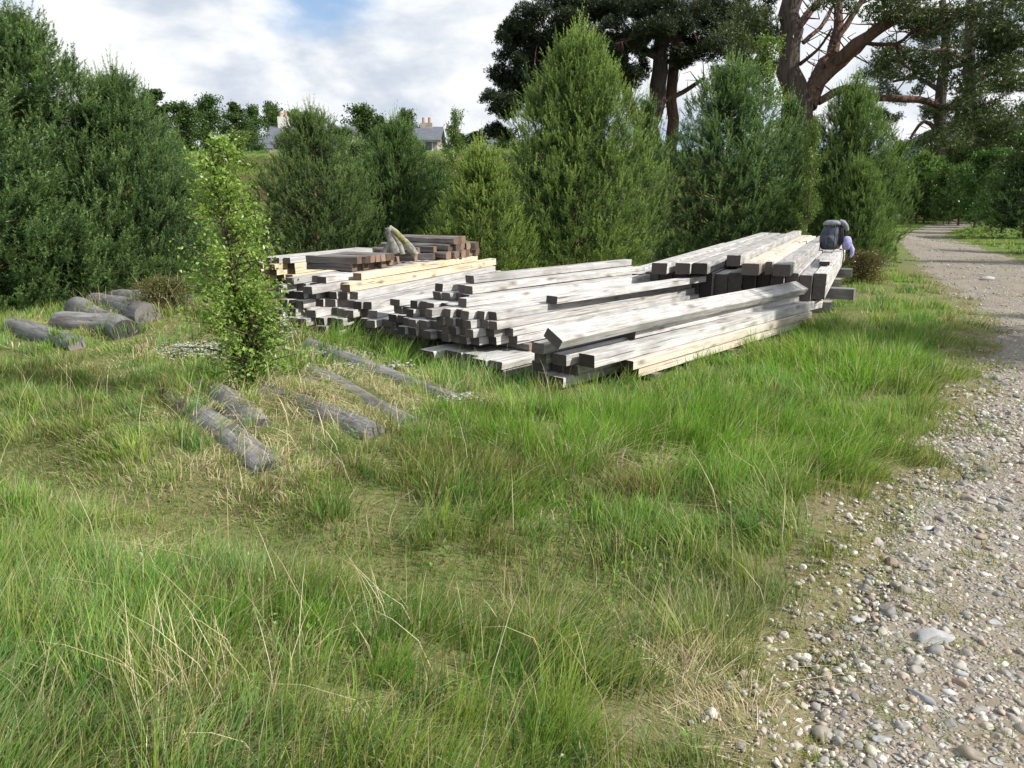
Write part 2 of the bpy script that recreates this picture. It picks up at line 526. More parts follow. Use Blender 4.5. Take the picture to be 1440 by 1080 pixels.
def beam_mesh(L, wd, h, mat, wane=0.006, bow=0.006, nst=6):
    """a sawn timber along +X from 0 to L, camera side at y=0, back at y=wd, bottom z=0: uneven arrises, slight bow"""
    prof = []
    V = []
    ph = [random.uniform(0, 6.28) for _ in range(6)]
    for i in range(nst):
        f = i / (nst - 1)
        x = f * L
        if i == 0: x += 0
        cz = bow * math.sin(f * math.pi) * math.sin(ph[0]); cy = bow * math.sin(f * math.pi) * math.cos(ph[0])
        c = [wane * (0.35 + 0.65 * abs(math.sin(3.1 * f + ph[k + 1]))) for k in range(4)]
        pts = [(c[0], 0), (wd - c[1], 0), (wd, c[1]), (wd, h - c[2]), (wd - c[2], h), (c[3], h), (0, h - c[3]), (0, c[0])]
        tilt = random.uniform(-.006, .006) if i in (0, nst - 1) else 0
        for (py, pz) in pts:
            V.append((x + tilt * (pz / h - .5) * 2 + random.uniform(-.001, .001), py + cy, pz + cz))
    F = []
    for i in range(nst - 1):
        for k in range(8):
            a = i * 8 + k; b = i * 8 + (k + 1) % 8
            F.append((a, a + 8, b + 8, b))
    ends = [tuple(range(8)), tuple(reversed(range((nst - 1) * 8, nst * 8)))]
    return mesh_from('timber', V, [np.array(F), np.array(ends)], mat)


BEAMS = []   # rough boxes kept for keeping grass out


def timber(fr, s, v, z, L, wd, h, mat, label, group, rot=0.0, roll=0.0, pitch=0.0, wane=0.006, name='timber', cat='timber', bow=.0065):
    me = beam_mesh(L, wd, h, mat, wane, bow)
    p = fr.at(s, v, z)
    o = link(name, me, loc=p)
    o.rotation_euler = (R(roll), -R(pitch), R(fr.deg + rot))
    o.rotation_mode = 'XYZ'
    tag(o, label, cat, group)
    a = R(fr.deg + rot)
    BEAMS.append((p.x, p.y, math.cos(a), math.sin(a), L, wd, z))
    return o


ORD = ['first', 'second', 'third', 'fourth', 'fifth', 'sixth', 'seventh', 'eighth', 'ninth', 'tenth', 'eleventh', 'twelfth', 'thirteenth', 'fourteenth', 'fifteenth', 'sixteenth', 'seventeenth', 'eighteenth', 'nineteenth', 'twentieth']


def rj(a): return random.uniform(-a, a)


def layer(fr, z, h, v0, widths, s0, L, mat, words, rowword, group, js=0.08, jl=0.1, skip=(), dv=0.006, rot=0.0, gap=0.004):
    """one course of parallel timbers, front to back"""
    v = v0
    for i, wd in enumerate(widths):
        if i not in skip:
            s = s0(i) if callable(s0) else s0
            l = L(i) if callable(L) else L
            lab = f'{words}, {rowword}, {ORD[i]} from front'
            timber(fr, s + rj(js), v + rj(dv) * .5, z, l + rj(jl), wd - gap, h - 0.003, mat, lab, group, rot=rot + rj(.25))
        v += wd + dv


A = Frame(0.39, 5.93, 47.8)
GA = 'timbers of the nearest low stack'
# bearers under the nearest stack
for i, (s, wd) in enumerate([(0.86, .09), (2.3, .1), (3.55, .12)]):
    bf = Frame(*A.at(s + wd, -0.38, 0)[:2], 47.8 + 90)
    timber(bf, 0, 0, -0.03, 0.95, wd, 0.065, M_DARK, ['short dark bearer under the cut end of the nearest stack', 'short dark bearer under the middle of the nearest stack', 'short dark bearer under the far end of the nearest stack'][i], 'ground bearers of the nearest stack')
tA = [
    # s, v, z, L, w, h, mat, label, kwargs
    (-.03, -.06, .02, .82, .14, .085, M_PALE, 'lowest cut timber jutting out at the front corner of the nearest stack', {}),
    (.0, .11, .02, 4.0, .13, .085, M_PALE, 'grey timber in the bottom course of the nearest stack behind the jutting one', {}),
    (.66, -.33, .035, 3.5, .12, .078, M_LTAN, 'lower of two long tan boards along the front of the nearest stack', {}),
    (.55, -.345, .117, 3.9, .12, .078, M_LTAN, 'upper of two long tan boards along the front of the nearest stack', {}),
    (.10, -.11, .108, 4.2, .145, .085, M_PALE, 'grey timber half in shade under the thick front beam of the nearest stack', {}),
    (.10, .055, .108, 4.35, .13, .085, M_PALE, 'grey timber with dark end, second course of the nearest stack', {}),
    (.02, .20, .108, 4.3, .12, .085, M_PALE, 'rear grey timber, second course of the nearest stack', {}),
    (.10, -.27, .197, 4.75, .155, .105, M_PALE, 'thick pale front beam with square dark end in the nearest stack', {'rot': -.6}),
    (.0, -.065, .197, 4.4, .145, .092, M_PALE, 'long pale timber behind the thick front beam of the nearest stack', {}),
    (-.04, .11, .197, 4.35, .13, .092, M_PALE, 'rear pale timber with blunt end, third course of the nearest stack', {}),
    (-.10, .09, .292, 1.5, .13, .085, M_PALE, 'grey timber propping up the tilted beam of the nearest stack', {'rot': -1}),
    (.93, -.11, .304, 3.5, .13, .085, M_PALE, 'pale timber with shaded end just below the tilted beam', {'rot': -1.2}),
]
for s, v, z, L, wd, h, mat, lab, kw in tA:
    timber(A, s, v, z, L, wd, h, mat, lab, GA, **kw)
timber(A, -.24, -.17, .385, 4.82, .175, .085, M_PALE, 'broad white beam lying tilted on its edge atop the nearest stack', GA, rot=-.6, roll=31, wane=.008, bow=.01)

# stack B: middle
B = Frame(*A.at(0, 0, 0)[:2], 47.8)
GB = 'timbers of the middle stack'
for i, s in enumerate([.5, 2.4, 4.2]):
    bf = Frame(*A.at(s + .12, .5, 0)[:2], 47.8 + 90)
    timber(bf, 0, 0, -.05, 1.8, .12, .06, M_DARK, f'dark bearer under the flat boards of the middle stack, {ORD[i]} from the cut ends', 'ground bearers of the middle stack')
layer(B, .01, .07, .60, [.15, .19, .2, .2, .2], lambda i: [-.02, .04, .0, .06, .0][i], 4.3, M_PALE, 'flat board under the middle stack', 'bottom course', GB, .04)
layer(B, .082, .07, .58, [.16, .18, .2, .22, .2], lambda i: [-.05, -.10, .0, -.04, -.12][i], 4.3, M_PALE, 'flat board under the middle stack', 'upper course', GB, .03)
for i, s in enumerate([.45, 2.3, 4.15]):
    bf = Frame(*A.at(s + .09, .72, 0)[:2], 47.8 + 90)
    timber(bf, 0, 0, .155, 1.35, .09, .06, M_DARK, f'dark spacer between boards and timbers of the middle stack, {ORD[i]} from the cut ends', 'spacers in the middle stack')
wB = [.105, .10, .11, .10, .105, .10]
fs = [[.36, .20, .10, .06, .06, .02], [.32, .18, .04, .08, .02, .04], [.14, .14, .02, .06, .02, .0], [.20, .16, .06, .08, .02, -.08]]
rowsB = ['lowest course', 'second course', 'third course', 'fourth course']
for k in range(4):
    layer(B, .217 + k * .078, .078, [.80, .80, .84, .88][k], wB, (lambda k: lambda i: fs[k][i])(k), (lambda k: lambda i: 4.5 - fs[k][i] + [.1, .2, .25, .0][k])(k), M_PALE, 'front half of the middle stack: weathered timber', rowsB[k], GB, .02)
rowsR = ['lowest course', 'second course', 'third course', 'fourth course', 'fifth course', 'sixth course', 'seventh course']
rs = [[.08, .0, .08, .05, .02], [.14, .12, .10, .05, .08], [.26, .22, .18, .2, .12], [.22, .26, .16, .2, .18], [.42, .46, .40, .38, .34], [.46, .5, .42, .42, .36]]
for k in range(6):
    layer(B, .215 + k * .080, .080, 1.46, [.12, .115, .12, .12, .11], (lambda k: lambda i: rs[k][i])(k), (lambda k: lambda i: 3.5 - rs[k][i])(k), M_PALE, 'tall rear half of middle stack: weathered timber', rowsR[k], GB, .02,
          skip=(() if k < 4 else ((4,) if k == 4 else (2, 4))), rot=.0)
timber(B, .95, .80, .531, 3.1, .14, .072, M_PALE, 'loose pale board lying on top of the front half of the middle stack', GB, rot=-1.5)
timber(B, .2, 1.28, .531, 3.6, .11, .08, M_PALE, 'loose grey timber on the step between both halves of the middle stack', GB, rot=.3)
timber(B, .62, 1.60, .698, 2.85, .12, .075, M_PALE, 'topmost timber at the back of the middle stack with dark stub end', GB, rot=.4)

# stack C: far left, turned a little
Cf = Frame(*A.at(.4, 2.95, 0)[:2], 47.8 + 19)
GC = 'timbers of the left stack'
C0 = Frame(*A.at(.5, 2.05, 0)[:2], 47.8 + 4)
GC0 = 'timbers of the small stack between the middle and left stacks'
for k in range(5):
    layer(C0, .0 + k * .082, .082, [.0, .02, .0, .05, .06][k], [.12, .13, .12, .13], (lambda k: lambda i: [.1, .05, .12, .0, .08][k] - i * .05)(k), 2.6, M_PALE, 'pale timber of the small stack by the middle one', rowsR[k], GC0, .05)
timber(C0, .45, .1, .413, 1.6, .09, .14, M_TAN, 'tan timber stood on edge with light end on the small stack', GC0, rot=2)
timber(C0, -.1, .42, .413, 2.2, .15, .07, M_PALE, 'wide board lying behind the tan timber on the small stack', GC0)
for k in range(6):
    n = [10, 10, 10, 9, 9, 8][k]
    ws = [random.uniform(.10, .14) for _ in range(n)]
    m = M_PALE
    layer(Cf, .0 + k * .085, .085, [-.35, -.33, -.3, -.12, -.02, .22][k], ws,
          (lambda k: lambda i: [-.02, -.1, -.15, -.12, .0, .02][k] - .30 * (i * .12) + .07 * math.sin(i * 2.3 + k * 4) + (.12 if i in (3, 4) else 0))(k), (lambda k: lambda i: [3.6, 3.7, 3.8, 3.9, 3.85, 3.8][k] + .03 * i)(k), m,
          'weathered timber in the left stack', rowsR[k], GC, .06)
layer(Cf, .51, .085, .30, [.12, .12], lambda i: [.02, .15][i], lambda i: 3.9 + .03 * i, M_TAN, 'tan timber on top of the left stack', 'upper course', GC, .06)
layer(Cf, .51, .085, .55, [.13, .13, .12, .13], lambda i: [-.25, -.05, -.2, -.35][i], lambda i: 3.9 + .03 * i, M_PALE, 'pale timber behind the tan ones, left stack', 'upper course', GC, .1)
layer(Cf, .595, .085, .42, [.12], lambda i: .38, lambda i: 3.05, M_TAN, 'topmost tan timber of the left stack', 'upper face', GC, .03)
layer(Cf, .595, .075, .60, [.13, .12, .12], lambda i: [-.1, .15, -.2][i], lambda i: 3.4, M_PALE, 'topmost pale timber under the dark blocks', 'upper face', GC, .1)
# far stack behind it
Cd = Frame(*P(352, 372, .62), 47.8 + 20)
Cd = Frame(*Cd.at(.75, -.12, 0)[:2], Cd.deg)
GF = 'timbers of the pale stack behind the birch sapling'
for k in range(4):
    layer(Cd, .33 + k * .085, .085, 0, [.13, .14, .13, .14], lambda i: -.04 * i + .1 * math.sin(i * 3 + k), 2.7, M_TAN if k < 3 else M_PALE, 'pale timber stacked behind the birch sapling', rowsR[k], GF, .08)
for k in range(4):
    layer(Cd, .0 + k * .085, .085, .02, [.2, .2, .15], lambda i: .2, 2.3, M_DARK, 'dark timber under the pale stack behind the birch', rowsR[k], GF, .05)
# dark old blocks laid across the left stack
Df = Frame(*P(500, 379, .70), 47.8 + 16)
GD = 'old dark blocks laid across the left stack'
bx = 0
for r in range(2):
    for i in range(7):
        wd = .105
        # their long axis points away to the back left
        f2 = Frame(*Df.at(.0 + i * .112 + r * .02 + wd, (.06 if r == 0 else -.03), 0)[:2], Df.deg + 90 + 5)
        timber(f2, rj(.03), 0, .675 + r * .088, .68 + rj(.04), wd, .085, M_DARK, f'dark block with brown end, {["lower", "upper"][r]} course of flat pile, {ORD[i]} from the camera', GD, rot=rj(2))
for i in range(9):
    f2 = Frame(*Df.at(.85 + i * .17, .05 + .07 * (i % 3), 0)[:2], Df.deg + 98 + rj(6))
    timber(f2, 0, 0, .69 + .088 * (i % 2) * (1 if i > 2 else 0), .62 + rj(.1), .1, .085, M_DARK, f'loose dark block among the scattered blocks, {ORD[i]} away from the flat pile', GD, rot=rj(5), roll=0)
Dp = Frame(*Df.at(1.5, .0, 0)[:2], Df.deg + 96)
GP = 'old dark poles laid across the left stack'
pk = 0
for r in range(3):
    for i in range([6, 5, 3][r]):
        f2 = Frame(*Df.at(2.1 + i * .17 + r * .06, -.08 + rj(.05), 0)[:2], Df.deg + 88)
        timber(f2, 0, 0, .69 + r * .10, 1.15 + rj(.12), .125, .105, M_DARK, f'weathered dark pole with ragged end, {["bottom", "middle", "top"][r]} course, {ORD[i]} of its course', GP, rot=rj(4), wane=.032)
        pk += 1

# stack E: thick bridge timbers on the right
E = Frame(3.91, 9.3, 64.7)
GE = 'thick timbers of the bridge timber stack'
e_low = [.15, .15, .15, .16, .15, .15, .16, .15, .15, .16, .15, .15, .16, .15, .15]
for i, wd in enumerate(e_low):
    v = sum(e_low[:i]) + .006 * i
    s_ = -.25 - .36 * v + .035 * math.sin(i * 3.7)
    timber(E, s_, .0 + v, .33 - .02 * (i % 3 == 1), 7.0 - s_ * .2 - .35 * (i < 2), wd - .008, .31, M_PALE,
           f'thick timber on edge beneath the bridge timbers, {ORD[i]} from the track side', GE, wane=.011)
tops = [
    # s, v, width, end s, z, h, label
    (-.92, .36, .19, 6.9, .652, .135, 'broad bridge timber, first full width plank from the track side'),
    (-.74, .585, .075, 6.6, .652, .145, 'narrow tan edged bridge timber with reddish end in the top course'),
    (-.96, .70, .195, 7.2, .652, .135, 'broad pale bridge timber beside the narrow tan edged one'),
    (-.86, .93, .16, 7.4, .745, .125, 'raised bridge timber on top of its neighbours with a square reddish end'),
    (-1.08, 1.27, .175, 7.9, .652, .13, 'smooth broad bridge timber next to the raised one, pine side'),
    (-1.16, 1.455, .175, 8.2, .652, .13, 'smooth broad bridge timber, last but one on the pine side'),
    (-1.28, 1.70, .185, 8.5, .652, .13, 'smooth broad bridge timber with notched end, outermost on the pine side'),
    (.1, 1.08, .18, 7.0, .652, .10, 'sunken bridge timber visible in the gap behind the raised one'),
]
for s, v, wd, e_, z, h, lab in tops:
    timber(E, s, v, z, e_ - s, wd, h, M_LTAN if 'narrow tan' in lab else M_PALE, lab, GE, wane=.01)
timber(E, .9, .03, .652, 1.7, .13, .05, M_PALE, 'short thin offcut lying in front of the backpack', GE, rot=2.0, wane=.006)
for i, (s, L0) in enumerate([(1.25, 1.0), (4.6, .9)]):
    bf = Frame(*E.at(s + .2, -.42 if i == 0 else -.3, 0)[:2], 64.7 + 84)
    timber(bf, .1, 0, .16, 2.9, .2, .15, M_LOG, ['thick grey cross bearer jutting out towards the track under the bridge timbers', 'grey cross bearer under the far end of the bridge timbers'][i], 'cross bearers of the bridge timber stack', wane=.01)
    bf = Frame(*E.at(s - .3 + .2, -.05, 0)[:2], 64.7 + 84)
    timber(bf, 0, 0, -.02, 2.6, .2, .175, M_PALE, ['pale lower bearer block on the grass under the bridge timbers', 'pale lower bearer block under the far end of the bridge timbers'][i], 'cross bearers of the bridge timber stack', wane=.01)

# ------------------------------------------------------------------ tubes, logs, dead stump
def tube(pts, rads, n=8, cap=True, seed=0, rough=0.0):
    """V, F(quads), caps for a tapering bent tube"""
    pts = [Vector(p) for p in pts]
    V = []
    rr = random.Random(seed)
    prev = None
    for i, p in enumerate(pts):
        d = (pts[min(i + 1, len(pts) - 1)] - pts[max(i - 1, 0)]).normalized()
        if prev is None:
            a = d.cross(Vector((0, 0, 1)))
            if a.length < .1: a = d.cross(Vector((1, 0, 0)))
            a.normalize()
        else:
            a = (prev - d * prev.dot(d)).normalized()
        b = d.cross(a); prev = a
        for k in range(n):
            t = 2 * math.pi * k / n
            r = rads[i] * (1 + rough * rr.uniform(-1, 1))
            V.append(p + (a * math.cos(t) + b * math.sin(t)) * r)
    F = []
    for i in range(len(pts) - 1):
        for k in range(n):
            F.append((i * n + k, i * n + (k + 1) % n, (i + 1) * n + (k + 1) % n, (i + 1) * n + k))
    if not cap: return V, F, []
    m = len(V)     # the ends get rings of their own, so that they shade as flat cuts
    V += V[:n] + V[m - n:m]
    return V, F, [tuple(reversed(range(m, m + n))), tuple(range(m + n, m + 2 * n))]


class Tubes:
    def __init__(self): self.V = []; self.Q = []; self.caps = {}

    def add(self, pts, rads, n=8, cap=True, rough=0.0):
        V, F, cp = tube(pts, rads, n, cap, len(self.V), rough)
        o = len(self.V)
        self.V += [tuple(v) for v in V]
        self.Q += [tuple(i + o for i in f) for f in F]
        for c in cp: self.caps.setdefault(n, []).append(tuple(i + o for i in c))

    def mesh(self, name, mat, smooth=True):
        return mesh_from(name, np.array(self.V), [np.array(self.Q)] + [np.array(v) for v in self.caps.values()], mat, smooth=smooth)


def make_log(p0, p1, r, label, group, z0=None, sink=1.56):
    n = 14
    a = Vector((*p0, 0)); b = Vector((*p1, 0))
    L = (b - a).length; ang = math.atan2((b - a).y, (b - a).x)
    za = float(gz(a.x, a.y)); zb = float(gz(b.x, b.y))
    pts = []; rads = []
    for i in range(n):
        f = i / (n - 1)
        pts.append(Vector((f * L, 0.02 * math.sin(2.2 * f + p0[0] * 5), (zb - za) * f + .012 * math.sin(5 * f + p0[1]))))
        rads.append(r * (1 + .05 * math.sin(7 * f + p0[1] * 3) - .08 * f) * (.93 if i in (0, n - 1) else 1))
    pts[0].x = .012; pts[-1].x = L - .012
    t = Tubes(); t.add(pts, rads, 18, rough=.018)
    o = link('log', t.mesh('log', M_LOG, smooth=True), loc=(a.x, a.y, za + r * (1 - sink) + .035), rot=(0, 0, ang))
    LOGS.append((a.x, a.y, b.x, b.y, r))
    return tag(o, label, 'log', group)


LOGS = []
GL = 'grey logs sunk in the grass around the birch sapling'


def ext(pa, pb, k0=0.0, k1=0.0, z=.15):
    a = Vector(P(*pa, z)); b = Vector(P(*pb, z)); d = (b - a)
    return tuple(a - d * k0), tuple(b + d * k1)


make_log(*ext((238, 552), (378, 640)), .118, 'long grey log running through the grass, nearest to the left bank', GL)
make_log(*ext((283, 540), (365, 600), 0, .0), .11, 'grey log half hidden under the birch sapling foliage', GL)
make_log(*ext((392, 512), (440, 545), .3, 0), .10, 'short stretch of grey log showing right behind the birch sapling', GL)
make_log(*ext((395, 560), (532, 604), .2, 0), .112, 'grey log with its near part under dead straw-coloured grass', GL)
make_log(*ext((455, 520), (577, 588), .2, 0), .12, 'thick grey log with blunt cracked end beside the dead grass', GL)
make_log(*ext((440, 476), (560, 520), .1, .5), .10, 'lichen covered log nearest to the timber stacks', GL)
GL2 = 'grey logs at the foot of the big left pine'
make_log(*ext((165, 413), (240, 430), .05, .25, .25), .165, 'rearmost grey log at the foot of the big left pine', GL2, sink=.85)
make_log(*ext((138, 420), (202, 448), .05, .1, .25), .165, 'thick cracked grey log, second at the foot of the big left pine', GL2, sink=.85)
make_log(*ext((114, 436), (168, 462), .05, .1, .22), .15, 'grey log with dry grass over it, third at the pine foot', GL2, sink=.85)
make_log(*ext((86, 458), (148, 462), .1, .2, .2), .13, 'short grey log lying in brown litter in front of the others', GL2, sink=.85)
make_log(*ext((38, 466), (100, 480), .3, .1, .18), .11, 'thin grey log mostly buried in brown litter by the pine', GL2, sink=.85)


def make_stump():
    p = D(560, 350, 9.95); p.z = .86
    root = empty('dead_tree_root', p, 'upright forked dead root with yellow lichen standing on the left stack', 'tree root', scale=1.15)
    s = .0095
    t = Tubes()
    t.add([(-.02, 0, -.03), (-.05, 0, .07), (-.085, .01, .17), (-.10, 0, .255)], [.085, .06, .05, .045], 10, rough=.12)
    t.add([(.20, .02, -.05), (.13, 0, .04), (.04, 0, .13), (-.03, 0, .21), (-.095, 0, .262)], [.035, .05, .045, .04, .035], 10, rough=.14)
    t.add([(.05, -.04, -.04), (.03, -.03, .06), (-.02, -.02, .14), (-.07, 0, .22)], [.04, .035, .03, .025], 8, rough=.16)
    t.add([(-.16, .02, -.04), (-.11, 0, .03), (-.08, 0, .12)], [.05, .045, .03], 8, rough=.14)
    link('root_wood', t.mesh('root_wood', M_LICHEN), root)
    t = Tubes()
    t.add([(.10, -.035, .085), (.03, -.03, .15), (-.04, -.03, .225)], [.022, .028, .02], 8, rough=.25)
    link('lichen_crust', t.mesh('lichen_crust', M_YLICHEN), root)


make_stump()

# ------------------------------------------------------------------ backpack
def blob(rings, n=20, closed=True):
    """stack of rings (z, cx, cy, rx, ry, power) -> V,Q,caps"""
    V = []; Q = []
    for (z, cx_, cy_, rx, ry, pw) in rings:
        for k in range(n):
            t = 2 * math.pi * k / n
            c, s_ = math.cos(t), math.sin(t)
            V.append((cx_ + rx * math.copysign(abs(c) ** pw, c), cy_ + ry * math.copysign(abs(s_) ** pw, s_), z + .004 * math.sin(5 * t + z * 40)))
    for i in range(len(rings) - 1):
        for k in range(n):
            Q.append((i * n + k, i * n + (k + 1) % n, (i + 1) * n + (k + 1) % n, (i + 1) * n + k))
    return V, Q, [tuple(reversed(range(n))), tuple(range((len(rings) - 1) * n, len(rings) * n))]


def blob_obj(name, rings, mat, parent, n=20, sub=1):
    V, Q, cp = blob(rings, n)
    V = [(x + .008 * math.sin(z * 31 + y * 9), y + .008 * math.sin(z * 27 + x * 17 + 1), z) for x, y, z in V]
    o = link(name, mesh_from(name, V, [np.array(Q), np.array(cp)], mat, smooth=True), parent)
    if sub:
        m = o.modifiers.new('round', 'SUBSURF'); m.levels = sub; m.render_levels = sub
    return o


def make_backpack():
    p = E.at(4.4, .22, .655)
    root = empty('backpack', p, 'dark slate blue hiking backpack with grey lid standing on the bridge timbers', 'backpack', rz=R(-12), scale=.88)
    blob_obj('body', [(0.0, 0, 0, .13, .10, .8), (.03, 0, 0, .165, .125, .75), (.16, -.01, -.01, .185, .14, .8), (.30, -.005, 0, .18, .135, .8), (.42, .01, 0, .16, .12, .85), (.50, .02, 0, .13, .10, .9), (.53, .03, 0, .08, .07, 1)], M_FABRIC, root)
    blob_obj('front_pocket', [(.06, -.02, -.13, .09, .05, .8), (.10, -.02, -.145, .115, .06, .75), (.22, -.02, -.145, .115, .055, .8), (.30, -.02, -.13, .09, .04, .9)], M_FABRIC, root, 14)
    lid = blob_obj('lid', [(.475, .01, -.01, .155, .125, .85), (.50, .01, -.01, .175, .14, .85), (.545, .02, -.01, .165, .13, .85), (.575, .03, -.005, .12, .10, .9), (.585, .03, 0, .06, .05, 1)], M_FABRIC2, root)
    t = Tubes(); t.add([(.14, -.02, .56), (.21, -.03, .53), (.27, -.035, .46), (.31, -.04, .38)], [.05, .06, .05, .028], 10, rough=.15)
    link('lid_flap', t.mesh('lid_flap', M_FABRIC2), root)
    for sx in (.17, .20):
        t = Tubes(); t.add([(sx, -.05, .50), (sx + .015, -.09, .34), (sx + .02, -.09, .18), (sx - .03, -.06, .03)], [.012, .022, .022, .012], 8)
        link('shoulder_strap', t.mesh('shoulder_strap', M_STRAP), root)
    for sx in (-.07, .05):
        t = Tubes(); t.add([(sx, -.13, .50), (sx, -.185, .40), (sx, -.20, .28), (sx, -.205, .14), (sx, -.17, .05)], [.008] * 5, 6)
        link('compression_strap', t.mesh('compression_strap', M_STRAP), root)
    t = Tubes(); t.add([(.19, -.06, .02), (.26, -.08, .0), (.275, -.10, -.10), (.27, -.11, -.26), (.275, -.11, -.33)], [.012, .013, .011, .010, .012], 6)
    link('hanging_strap', t.mesh('hanging_strap', M_STRAP), root)
    blob_obj('side_pouch', [(.02, .15, -.05, .03, .03, .9), (.04, .15, -.05, .045, .04, .9), (.10, .15, -.05, .045, .04, .9), (.13, .15, -.05, .03, .03, .9)], M_RUST, root, 12)
    q = E.at(4.4, .22, .655) + Vector((.265, -.10, 0))
    r2 = empty('folded_jacket', q, 'lilac garment bundled against the side of the backpack', 'jacket', rz=R(10))
    blob_obj('bundle', [(.0, 0, 0, .05, .05, .9), (.03, 0, 0, .075, .07, .9), (.12, .01, 0, .085, .075, .8), (.20, .0, 0, .08, .06, .9), (.245, -.01, 0, .05, .04, 1)], M_LILAC, r2, 14)
    t = Tubes(); t.add([(.05, -.03, .10), (.085, -.05, .02), (.075, -.07, -.06), (.05, -.075, -.12)], [.03, .035, .028, .016], 8, rough=.2)
    link('sleeve', t.mesh('sleeve', M_LILAC), r2)


make_backpack()

# ------------------------------------------------------------------ foliage generators
def tri_cloud(name, base, tip, side, colb, colt, mat):
    """one triangle per needle: base +- side, tip"""
    n = len(base)
    V = np.empty((n, 3, 3), np.float32)
    V[:, 0] = base - side; V[:, 1] = base + side; V[:, 2] = tip
    col = np.empty((n, 3, 3), np.float32)
    col[:, 0] = colb; col[:, 1] = colb; col[:, 2] = colt
    if name is None: return V.reshape(-1, 3), col.reshape(-1, 3)
    return mesh_from(name, V.reshape(-1, 3), np.arange(n * 3).reshape(n, 3), mat, col.reshape(-1, 3))


def unit(a):
    return a / np.maximum(np.linalg.norm(a, axis=-1, keepdims=True), 1e-9)


def needles(name, P0, Dr, Ln, K, nl, nw, cold, coll, new, mat=None, fwd=.62):
    """P0 shoot base, Dr shoot direction, Ln shoot length, new 0..1 how fresh each shoot is"""
    M = len(P0)
    P0 = np.repeat(P0, K, 0); Dr = np.repeat(Dr, K, 0); Ln = np.repeat(Ln, K); nw_ = np.repeat(new, K)
    n = M * K
    t = rng.uniform(0.02, 1.0, n)
    rd = unit(np.cross(Dr, rng.normal(size=(n, 3))))
    fw = fwd + .3 * t + rng.uniform(-.15, .15, n)
    d = unit(rd * (1.0 - .35 * t)[:, None] + Dr * fw[:, None])
    b = P0 + Dr * (Ln * t)[:, None]
    l = nl * rng.uniform(.7, 1.15, n) * (1 - .45 * t * nw_)
    tip = b + d * l[:, None]
    sd = unit(np.cross(d, rng.normal(size=(n, 3)))) * (nw * rng.uniform(.7, 1.2, n) / 2)[:, None]
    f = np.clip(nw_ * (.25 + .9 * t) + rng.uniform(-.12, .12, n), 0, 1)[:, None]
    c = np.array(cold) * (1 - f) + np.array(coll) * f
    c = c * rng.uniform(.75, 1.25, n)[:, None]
    return tri_cloud(name, b, tip, sd, c * .85, c * 1.1, mat or M_NEEDLE)


